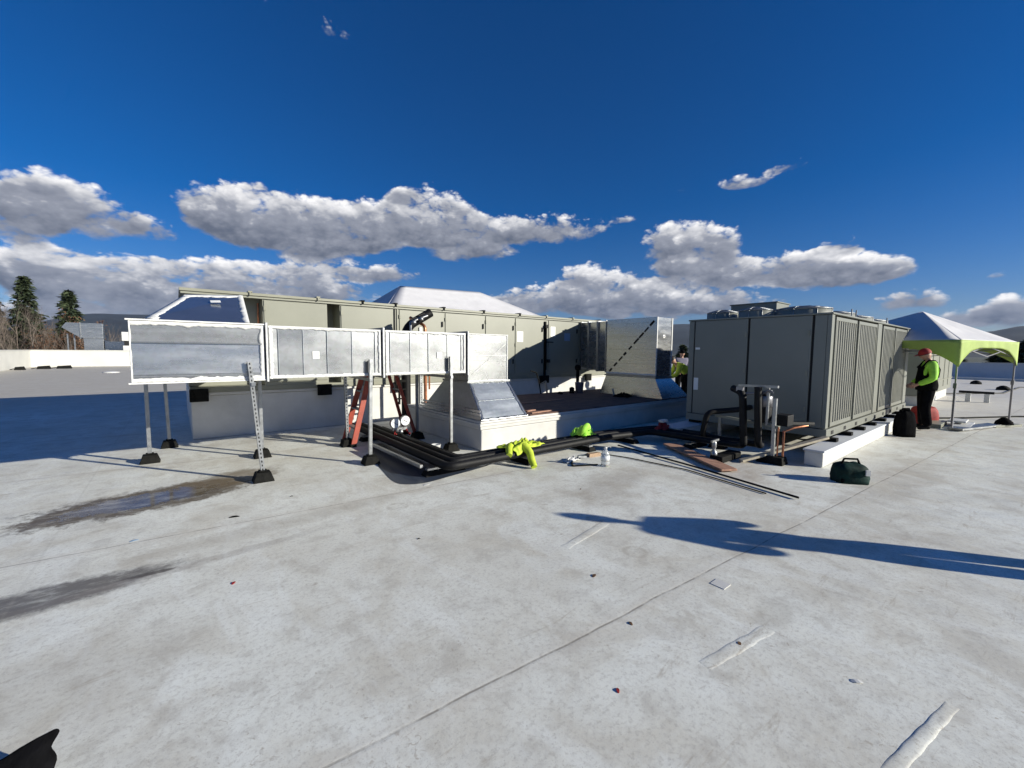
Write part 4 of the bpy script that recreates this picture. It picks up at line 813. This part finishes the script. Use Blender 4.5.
# on the deck
t = thing('deck_bucket', 'grey bucket standing on the brown deck near the back curb wall', 'bucket', (8.9, 7.9, .522))
MB().lathe([(.10, 0), (.125, .28), (.135, .285), (.12, .285), (.09, .02)], (8.75, 7.95, .523), 18).build('bucket', MT['cloth_grey'], t)
o = MB().lathe([(.07, 0), (.07, .14), (.03, .17)], (8.45, 7.95, .523), 12).build('black_canister', MT['rubber']); tag(o, 'small black canister on the deck left of the grey bucket', 'canister')
o = MB().lathe([(.08, 0), (.06, .05), (.02, .06)], (8.05, 8.0, .523), 12).build('roll_of_tape', MT['rubber']); tag(o, 'flat black roll of tape on the deck left of the black canister', 'tape')
t = thing('pipe_vent', 'black capped pipe rising behind the deck beside the return duct', 'vent', (9.6, 8.8, 0))
MB().tube([(9.6, 8.8, 0), (9.6, 8.8, 1.15)], .05, 10).lathe([(.08, 0), (.1, .1), (.06, .16)], (9.6, 8.8, 1.1), 12).build('pipe', MT['rubber'], t)
pipe('thin curved black hose standing up from the back of the deck', [(7.62, 8.3, .52), (7.55, 8.3, .85), (7.45, 8.3, 1.1), (7.25, 8.3, 1.15)], .018, MT['rubber'], 'hose', 'hose')
t = thing('deck_stand', 'small white bent stand beside the curved black hose', 'stand', (7.8, 8.3, .52)); MB().bar((7.85, 8.3, .523), (7.8, 8.3, .86), .04, .03).bar((7.65, 8.3, .80), (7.8, 8.3, .86), .03, .03).build('bracket', MT['steel'], t)
t = thing('rag_pile', 'dark crumpled rag on the deck at the foot of the return duct', 'rag', (8.9, 6.55, .522)); m = MB(); drape(m, 8.9, 6.6, .5, .4, lambda a, b: .522, 2.2, .4, 18, .08); m.build('rag', MT['clothblack'], t)
MB().bar((8.75, 6.75, .53), (8.72, 6.78, .72), .04, .04).build('tool', MT['steel'], t)

# ------------------------------------------------------------------ bags on the right
def bag(name, label, cat, cx, cy, w, d, h, m, rot, seed, handle=None):
    t = thing(name, label, cat, (cx, cy, 0), rot); vs = []; fs = []; n, k = 26, 14
    for j in range(k+1):
        s = j/k; z = h*math.sin(s*math.pi/2)**.8 if j else 0; sc = (1-s**5)*(1-.16*s)+.04*math.sin(s*3)
        for i in range(n):
            a = 2*math.pi*i/n; ca, sa = math.cos(a), math.sin(a); q = 1+.10*noise.noise(Vector((ca*2, sa*2, s*3+seed)))+.05*noise.noise(Vector((ca*6, sa*6, s*7+seed)))
            f = (abs(ca)**4+abs(sa)**4)**(-.25); vs.append((ca*w/2*f*sc*q, sa*d/2*f*sc*q, z*(1+.08*noise.noise(Vector((ca*2, sa*2, seed))))))
    for j in range(k):
        for i in range(n): fs.append((j*n+i, j*n+(i+1) % n, (j+1)*n+(i+1) % n, (j+1)*n+i))
    fs.append(tuple(range(n-1, -1, -1))); fs.append(tuple(k*n+i for i in range(n)))
    MB().add(vs, fs, 0, True).build('bag_body', m, t, world=False)
    if handle: MB().tube([(-w*.28, 0, h*.93), (-w*.2, 0, h+.05), (w*.2, 0, h+.05), (w*.28, 0, h*.93)], .014, 6).build('strap', MT['clothblack'], t, world=False)
    return t
t = bag('tool_bag', 'dark green tool bag on the roof at the near end of the rail curb', 'bag', 6.78, 1.44, .38, .27, .25, MT['green_f'], R(-48), 1, True)
MB().box(.10, .15, -.15, -.12, .12, .19).build('buckle', MT['white'], t, world=False)
MB().box(-.165, .165, -.12, .12, 0, .07).build('base', MT['clothblack'], t, bevel=.02, world=False)
bag('black_bag', 'tall black duffel bag standing against the rail curb at the man\'s feet', 'bag', 11.50, 1.62, .32, .26, .52, MT['clothblack'], R(-40), 4, True)
bag('red_bag', 'red bag lying on the roof between the man and the canopy pole', 'bag', 14.1, 1.66, .55, .3, .42, MT['red'], R(-38), 9)
t = thing('fabric_bag', 'black fabric bag with an upturned corner at the bottom left edge', 'bag', (-.50, 2.42, 0))
vs = []; fs = []; n = 20
for i in range(n+1):
    for j in range(n+1):
        u, v = i/n, j/n; a = u*1.35-1.25
        z = .09+.03*u+.01*math.sin(u*14)*(1-v)+(.03*max(0, u-.86)/.14)-.2*v**1.4
        vs.append((-.47+a*.62-.02+.02*noise.noise(Vector((u*5, v*5, 0))), 2.26+.50*u*.1-v*.12+.03*noise.noise(Vector((u*4, v*3, 3))), max(z, 0)))
for i in range(n):
    for j in range(n): fs.append((i*(n+1)+j, (i+1)*(n+1)+j, (i+1)*(n+1)+j+1, i*(n+1)+j+1))
MB().add(vs, fs, 0, True).build('bag_side', MT['clothblack'], t).modifiers.new('thickness', 'SOLIDIFY').thickness = .02
MB().lathe([(.10, 0), (.12, .06), (.10, .13), (.05, .19), (.01, .20)], (-.78, 2.42, 0), 14).build('bag_lump', MT['clothblack'], t)

# ------------------------------------------------------------------ lime and white canopy
t = thing('green_canopy', 'pop-up canopy with white roof and lime green arched valance, man beside it', 'canopy', (15.33, 2.28, 0), R(-13.6))
hw = 1.6; ze = 1.98; za = 2.80
m = MB()
for k in range(4):
    a, b = R(90*k-135), R(90*k-45); r_ = hw*math.sqrt(2)
    cloth_quad(m, (r_*math.cos(a), r_*math.sin(a), ze), (r_*math.cos(b), r_*math.sin(b), ze), (.22, -.22, za), (.22, -.22, za), 18, .05, k*3)
m.build('canopy_roof', MT['canopy'], t, world=False).modifiers.new('thickness', 'SOLIDIFY').thickness = .006
for k in range(4):
    m = MB(); n = 30; vs = []; fs = []
    for i in range(n+1):
        u = i/n*2-1; x = u*(hw+.005); drop = .17+.43*max(0, (abs(u)-.12)/.88)**3.2
        rip = .012*math.sin(u*22)
        for j in range(7):
            s = j/6; vs.append((x, -hw-.005-rip*s*(1-abs(u))*1.5, ze+.01-drop*s))
    for i in range(n):
        for j in range(6): fs.append((i*7+j, (i+1)*7+j, (i+1)*7+j+1, i*7+j+1))
    m.add(vs, fs, 0, True); q = Matrix.Rotation(R(90*k), 3, 'Z'); m.v = [tuple(q@Vector(p)) for p in m.v]
    m.build('valance', MT['lime'], t, world=False).modifiers.new('thickness', 'SOLIDIFY').thickness = .004
for sx in (-1, 1):
    for sy in (-1, 1):
        l = MB().box(sx*(hw-.03)-.018, sx*(hw-.03)+.018, sy*(hw-.03)-.018, sy*(hw-.03)+.018, 0, 1.0).box(sx*(hw-.03)-.014, sx*(hw-.03)+.014, sy*(hw-.03)-.014, sy*(hw-.03)+.014, 1.0, ze-.03).box(sx*(hw-.03)-.03, sx*(hw-.03)+.03, sy*(hw-.03)-.03, sy*(hw-.03)+.03, .92, 1.03).build('leg', MT['alu'], t, world=False)
        MB().box(sx*(hw-.03)-.05, sx*(hw-.03)+.05, sy*(hw-.03)-.05, sy*(hw-.03)+.05, 0, .012).build('foot_plate', MT['alu'], l, world=False)
for k in range(4):
    m = MB(); e_ = hw-.05
    for (a, b) in ((-e_, 0), (0, e_)): m.bar((a, -e_, 1.86), (b, -e_, 1.62), .02, .012, upv=(0, 1, 0)).bar((a, -e_+.015, 1.62), (b, -e_+.015, 1.86), .02, .012, upv=(0, 1, 0))
    q = Matrix.Rotation(R(90*k), 3, 'Z'); m.v = [tuple(q@Vector(p)) for p in m.v]; m.build('scissor_truss', MT['alu'], t, world=False)
t = thing('tray_stack', 'stack of flat white and grey trays on the roof by the front canopy pole', 'trays', (13.9, .95, 0))
MB().box(13.35, 14.35, 1.28, 1.62, 0, .09).build('tray', MT['beige_d'], t, bevel=.01); MB().box(13.55, 14.7, .85, 1.15, 0, .07).box(14.0, 14.6, .95, 1.25, .10, .14).build('tray', MT['white'], t, bevel=.01)
MB().bar((13.2, 1.05, .05), (14.9, .55, .04), .25, .04).build('plank', MT['steel'], t)
t = thing('cone_hat', 'small black cone-shaped lump lying on a flat board under the canopy front edge', 'cover', (15.2, .52, 0))
MB().lathe([(.16, .06), (.14, .12), (.06, .20), (.01, .22)], (15.0, .42, 0), 14).build('cover', MT['clothblack'], t); MB().bar((14.6, .62, .03), (15.4, .25, .03), .22, .05).build('board', MT['beige_d'], t)
pipe('thin black cable running across the roof between the canopy feet to the right edge', [(13.9, 2.6, .02), (15.9, 1.2, .02), (17.6, .3, .02), (20, -1.6, .02)], .02, MT['rubber'], 'cable', 'cable')

# ------------------------------------------------------------------ debris on the near roof
DG = 'scraps scattered over the near roof'
for (x, y, L, an, mm, lab) in ((2.35, 1.95, .05, .3, 'leaf', 'curled dark leaf lying alone in the middle of the near roof'), (2.10, 1.45, .035, 1.2, 'leaf', 'tiny dark red-brown leaf below the curled leaf, left of the lap seam'),
      (1.62, 1.18, .032, .9, 'red', 'small red scrap of wire left of the upper wrinkle'), (2.62, .47, .055, 2.4, 'white', 'bent white scrap of paper right of the upper wrinkle'), (2.44, .96, .04, .5, 'leaf', 'small brown leaf lying on the upper wrinkle'),
      (.38, 4.85, .09, -.3, 'clothblack', 'thin black sliver between the puddle and the dark streak'), (-.35, 4.75, .06, .2, 'blue_l', 'short blue tape scrap above the dark streak'), (.25, 3.45, .04, 1, 'red', 'tiny pinkish scrap right of the dark streak'),
      (.95, 5.15, .03, 0, 'clothblack', 'tiny black pebble right of the puddle'), (1.6, 3.3, .03, 0, 'clothblack', 'tiny grey pebble in the middle of the near roof'), (-.9, 3.0, .05, 1, 'leaf', 'small dark twig scrap near the black bag'),
      (3.75, 3.35, .03, .4, 'leaf', 'small brown crumb on the stained patch left of the bottle'), (2.35, 4.62, .09, .2, 'white', 'white paper scrap on the roof before the pipe bend')):
    m = MB(); pts = [Vector((x+L*(s-.5)*math.cos(an), y+L*(s-.5)*math.sin(an), .002+.005*math.sin(s*3.1))) for i, s in enumerate((0, .33, .66, 1))]; w = L*.22
    vs = []; nn = Vector((-math.sin(an), math.cos(an), 0))
    for i, p in enumerate(pts):
        k = (.4, 1, 1, .3)[i]; vs += [p+nn*w*k, p-nn*w*k]
    m.add(vs, [(0, 1, 3, 2), (2, 3, 5, 4), (4, 5, 7, 6)])
    o = m.build('leaf_scrap' if mm == 'leaf' else 'scrap', MT[mm]); o.modifiers.new('thickness', 'SOLIDIFY').thickness = .003; tag(o, lab, 'debris', DG)
o = MB().box(2.93, 3.03, 1.27, 1.37, 0, .004).build('membrane_patch', MT['curb']); tag(o, 'small square membrane patch beside the long seam, below the long human shadow', 'patch')

# ------------------------------------------------------------------ people
def skin_mesh(name, joints, edges, m, parent, sub=2):
    ks = list(joints); me = bpy.data.meshes.new(name); me.from_pydata([joints[k][0] for k in ks], [(ks.index(a), ks.index(b)) for a, b in edges], [])
    ob = bpy.data.objects.new(name, me); C.objects.link(ob); ob.parent = parent
    sk = ob.modifiers.new('skin', 'SKIN'); sk.use_smooth_shade = True
    for i, k in enumerate(ks):
        r_ = joints[k][1]; r_ = r_ if isinstance(r_, tuple) else (r_, r_); me.skin_vertices[0].data[i].radius = r_; me.skin_vertices[0].data[i].use_root = (i == 0)
    sb = ob.modifiers.new('sub', 'SUBSURF'); sb.levels = sub; sb.render_levels = sub
    dg = bpy.context.evaluated_depsgraph_get(); nm = bpy.data.meshes.new_from_object(ob.evaluated_get(dg)); ob.modifiers.clear(); ob.data = nm
    for p in nm.polygons: p.use_smooth = True
    nm.materials.clear(); nm.materials.append(m); return ob
def hand(J, E, side, wrist, dirv, palm_n):
    d = Vector(dirv).normalized(); n_ = Vector(palm_n).normalized(); s = d.cross(n_).normalized(); w = Vector(wrist)
    J[side+'palm'] = (w+d*.06, (.030, .018)); E.append((side+'wrist', side+'palm'))
    for k, (o_, L) in enumerate(((-.03, .065), (-.01, .075), (.01, .072), (.03, .055))):
        b = w+d*.09+s*o_; J[f'{side}f{k}a'] = (b, .010); J[f'{side}f{k}b'] = (b+d*L*.5+n_*.012, .009); J[f'{side}f{k}c'] = (b+d*L*.85+n_*.035, .0075)
        E += [(side+'palm', f'{side}f{k}a'), (f'{side}f{k}a', f'{side}f{k}b'), (f'{side}f{k}b', f'{side}f{k}c')]
    J[side+'ta'] = (w+d*.04-s*.04, .011); J[side+'tb'] = (w+d*.08-s*.055+n_*.02, .009); E += [(side+'palm', side+'ta'), (side+'ta', side+'tb')]
def head_mesh(c, f, m_skin, parent, r=.105):
    # head and face as one surface, looking along f
    f = Vector(f).normalized(); rt = f.cross(Vector((0, 0, 1))).normalized(); u_ = rt.cross(f).normalized(); vs = []; fs = []; n, k = 28, 22
    for j in range(k+1):
        ph = math.pi*j/k
        for i in range(n):
            th = 2*math.pi*i/n; x, y, z = math.sin(ph)*math.sin(th), math.sin(ph)*math.cos(th), math.cos(ph)
            X, Y, Z = x*.74, y*.92, z*1.14
            if z < 0: X *= 1-.22*z*z; Y *= 1-.05*z*z
            if y > 0:
                Y += .16*math.exp(-((x/.13)**2+((z+.12)/.17)**2))            # nose
                for e_ in (-.3, .3): Y -= .09*math.exp(-(((x-e_)/.14)**2+((z-.04)/.09)**2))   # eye sockets
                Y += .05*math.exp(-((x/.28)**2+((z+.42)/.05)**2))-.04*math.exp(-((x/.3)**2+((z+.47)/.03)**2))
                Y += .06*math.exp(-((x/.2)**2+((z+.8)/.15)**2))
            if abs(x) > .8 and abs(z+.05) < .25: X *= 1.12
            vs.append(Vector(c)+(rt*X+f*Y+u_*Z)*r)
    for j in range(k):
        for i in range(n): fs.append((j*n+i, (j+1)*n+i, (j+1)*n+(i+1) % n, j*n+(i+1) % n))
    return vs, fs
def cap(c, f, m, parent, name='cap', brim=True, r=.105):
    f = Vector(f).normalized(); rt = f.cross(Vector((0, 0, 1))).normalized(); u_ = rt.cross(f).normalized(); q = MB(); vs = []; fs = []; n, k = 24, 8
    for j in range(k+1):
        ph = math.pi*.5*j/k*1.05
        for i in range(n):
            th = 2*math.pi*i/n; vs.append(Vector(c)+(rt*math.sin(ph)*math.sin(th)*.84+f*math.sin(ph)*math.cos(th)*1.02+u_*(math.cos(ph)*1.05+.22))*r)
    for j in range(k):
        for i in range(n): fs.append((j*n+i, (j+1)*n+i, (j+1)*n+(i+1) % n, j*n+(i+1) % n))
    q.add(vs, fs, 0, True)
    if brim: q.hexa([Vector(c)+(rt*a+f*b+u_*.2)*r for a, b in ((-.7, .7), (.7, .7), (.5, 1.65), (-.5, 1.65))], [Vector(c)+(rt*a+f*b+u_*(.32 if b < 1 else .22))*r for a, b in ((-.7, .7), (.7, .7), (.5, 1.65), (-.5, 1.65))])
    return q.build(name, m, parent, world=False)
def person(label, loc, rotz, h, mats, pose, group=None):
    """local frame: facing +Y; pose overrides joint positions"""
    t = thing('person', label, 'person', loc, rotz, group)
    P = dict(pelvis=(0, 0, .97), waist=(0, .0, 1.10), chest=(0, .0, 1.30), neck0=(0, -.01, 1.46), neck1=(0, .01, 1.53), lsh=(-.19, 0, 1.42), rsh=(.19, 0, 1.42), lel=(-.25, -.04, 1.13), rel=(.25, -.04, 1.13), lwr=(-.20, .14, .98), rwr=(.20, .14, .98),
             lhip=(-.10, 0, .92), rhip=(.10, 0, .92), lkn=(-.12, .02, .50), rkn=(.12, .02, .50), lank=(-.13, -.02, .09), rank=(.13, -.02, .09), ltoe=(-.15, .14, .04), rtoe=(.15, .14, .04), head=(0, .03, 1.65), look=(0, 1, 0))
    P.update(pose); k = h/1.78; look = P.pop('look'); P = {a: Vector(b)*k for a, b in P.items()}
    J = dict(pelvis=(P['pelvis'], (.145, .115)), waist=(P['waist'], (.135, .11)), chest=(P['chest'], (.16, .125)), neck0=(P['neck0'], .07), neck1=(P['neck1'], .055), lsh=(P['lsh'], .065), rsh=(P['rsh'], .065),
             lel=(P['lel'], .045), rel=(P['rel'], .045), lwrist=(P['lwr'], .028), rwrist=(P['rwr'], .028), lhip=(P['lhip'], .10), rhip=(P['rhip'], .10), lkn=(P['lkn'], .062), rkn=(P['rkn'], .062), lank=(P['lank'], .042), rank=(P['rank'], .042), ltoe=(P['ltoe'], .036), rtoe=(P['rtoe'], .036), headb=(P['neck1']*.6+P['head']*.4, .05))
    E = [('pelvis', 'waist'), ('waist', 'chest'), ('chest', 'neck0'), ('neck0', 'neck1'), ('neck1', 'headb'), ('chest', 'lsh'), ('chest', 'rsh'), ('lsh', 'lel'), ('rsh', 'rel'), ('lel', 'lwrist'), ('rel', 'rwrist'), ('pelvis', 'lhip'), ('pelvis', 'rhip'), ('lhip', 'lkn'), ('rhip', 'rkn'), ('lkn', 'lank'), ('rkn', 'rank'), ('lank', 'ltoe'), ('rank', 'rtoe')]
    E = [tuple(e_) for e_ in E]
    for s_, sg in (('l', 1), ('r', -1)):
        d = P[s_+'wr']-P[s_+'el']; hand(J, E, s_, P[s_+'wr'], d, (sg*.9, .2, -.1))
    body = skin_mesh('body', J, E, mats['skin'], t)
    vs, fs = head_mesh(P['head'], look, mats['skin'], t, .105*k); bm = bmesh.new(); bm.from_mesh(body.data); vv = [bm.verts.new(v) for v in vs]
    for f in fs:
        try: bm.faces.new([vv[i] for i in f]).smooth = True
        except ValueError: pass
    bmesh.ops.remove_doubles(bm, verts=vv, dist=.0005); bmesh.ops.recalc_face_normals(bm, faces=bm.faces); bm.to_mesh(body.data); bm.free()
    def grow(keys, edges, g, extra={}): 
        o = {}
        for q in keys:
            p, r_ = J[q]; r_ = r_ if isinstance(r_, tuple) else (r_, r_); gg = extra.get(q, g); o[q] = (p, (r_[0]+gg, r_[1]+gg))
        return o, edges
    jj, ee = grow(['pelvis', 'waist', 'chest', 'neck0', 'lsh', 'rsh', 'lel', 'rel', 'lwrist', 'rwrist'], [('pelvis', 'waist'), ('waist', 'chest'), ('chest', 'neck0'), ('chest', 'lsh'), ('chest', 'rsh'), ('lsh', 'lel'), ('rsh', 'rel'), ('lel', 'lwrist'), ('rel', 'rwrist')], .028, dict(pelvis=.055, waist=.045))
    skin_mesh('jacket', jj, ee, mats['top'], t)
    jj, ee = grow(['pelvis', 'waist', 'lhip', 'rhip', 'lkn', 'rkn', 'lank', 'rank'], [('pelvis', 'waist'), ('pelvis', 'lhip'), ('pelvis', 'rhip'), ('lhip', 'lkn'), ('rhip', 'rkn'), ('lkn', 'lank'), ('rkn', 'rank')], .04, dict(lank=.045, rank=.045, lkn=.04, rkn=.04, waist=.045, pelvis=.05))
    skin_mesh('trousers', jj, ee, mats['legs'], t)
    if mats.get('bib'):
        vs = []; fs = []; n = 32; z0, z1 = P['pelvis'].z-.10, P['chest'].z+.09
        for j in range(9):
            for i in range(n):
                th = 2*math.pi*i/n; f_ = .5+.5*math.cos(th); top = z1-.24*(1-f_)**1.5; z = z0+(top-z0)*j/8
                vs.append(((.198-.012*j/8)*math.sin(th), (.172+.016*math.sin(j*.6))*math.cos(th)+.01, z))
        for j in range(8):
            for i in range(n): fs.append((j*n+i, j*n+(i+1) % n, (j+1)*n+(i+1) % n, (j+1)*n+i))
        MB().add(vs, fs, 0, True).build('bib', mats['legs'], t, world=False).modifiers.new('thickness', 'SOLIDIFY').thickness = .008
        q = MB()
        for s_ in (-1, 1):
            c0, c1 = P['chest']+Vector((.09*s_, .155, .05)), P['neck0']+Vector((.10*s_, .04, .06)); c2 = P['chest']+Vector((.05*s_, -.165, .02)); c3 = P['waist']+Vector((.02*s_, -.16, .05))
            q.tube([c0, c1, P['neck0']+Vector((.10*s_, -.05, .05)), c2, c3], .02, 6)
        q.build('strap', mats['legs'], t, world=False)
    for s_ in ('l', 'r'):
        j_ = {'heel': (P[s_+'ank']+Vector((0, -.05, -.03)), .05), 'ank': (P[s_+'ank'], (.055, .055)), 'toe': (P[s_+'toe']+Vector((0, .02, .005)), (.05, .042))}
        skin_mesh('boot', j_, [('heel', 'ank'), ('ank', 'toe')], MT['rubber'], t, 1)
    if mats.get('cap'): cap(P['head'], look, mats['cap'], t, 'cap', mats.get('brim', True), .112*k)
    cap(P['head']+Vector((0, 0, -.012)), (-Vector(look)) if False else look, MT['hair'], t, 'hair', False, .109*k)
    return t
RZ = lambda dx, dy: math.atan2(-dx, dy)      # rotation that makes +Y face (dx, dy)
person('man in black bib overalls, hi-vis sweatshirt and red cap by the chiller end', (12.84, 1.50, 0), RZ(-.42, .90), 1.80,
       dict(skin=MT['skin'], top=MT['hivis_g'], legs=MT['clothblack'], cap=MT['red'], bib=True),
       dict(lel=(-.29, .0, 1.14), rel=(.30, -.02, 1.14), lwr=(-.17, .20, 1.0), rwr=(.19, .19, 1.0), head=(0, .07, 1.64), look=(-.1, 1, -.35), lkn=(-.11, .05, .5), rkn=(.13, .0, .5)))
person('worker in hi-vis jacket and dark trousers bending between return duct and chiller', (12.75, 6.98, 0), RZ(-.7, .55), 1.80,
       dict(skin=MT['skin'], top=MT['hivis'], legs=MT['clothblack'], cap=MT['hair'], brim=False),
       dict(waist=(0, .04, 1.08), chest=(0, .22, 1.20), neck0=(0, .36, 1.28), neck1=(0, .42, 1.32), lsh=(-.19, .32, 1.24), rsh=(.19, .32, 1.24), lel=(-.24, .42, .98), rel=(.24, .42, .98), lwr=(-.16, .60, .86), rwr=(.16, .60, .86), head=(0, .50, 1.40), look=(0, 1, -.6)))
person('worker in a lavender-grey top and dark cap standing behind the bending one', (14.6, 8.25, 0), RZ(-.5, -.7), 1.76,
       dict(skin=MT['skin'], top=MT['cloth_grey'], legs=MT['clothblack'], cap=MT['clothblack']), dict())
person('person in dark clothes at right casting the long shadow over the near roof', (5.90, -1.22, 0), RZ(-.62, .79), 1.68,
       dict(skin=MT['skin'], top=MT['clothblack'], legs=MT['clothblack'], cap=MT['clothblack']), dict(lel=(-.34, -.04, 1.18), lwr=(-.24, .16, 1.12), rel=(.34, .0, 1.16), rwr=(.20, .2, 1.2)))

# ------------------------------------------------------------------ haze
hz = bpy.data.materials.new('haze'); hz.use_nodes = True; t_ = hz.node_tree; t_.nodes.clear()
pv = N(t_, 'ShaderNodeVolumePrincipled'); ou = N(t_, 'ShaderNodeOutputMaterial'); pv.inputs['Density'].default_value = 2.6e-5; pv.inputs['Color'].default_value = (.45, .62, .95, 1); pv.inputs['Anisotropy'].default_value = 0
t_.links.new(pv.outputs[0], ou.inputs['Volume'])
o = MB().box(-9100, 9100, -9100, 9100, -9, 620).build('haze', hz); tag(o, kind='stuff')
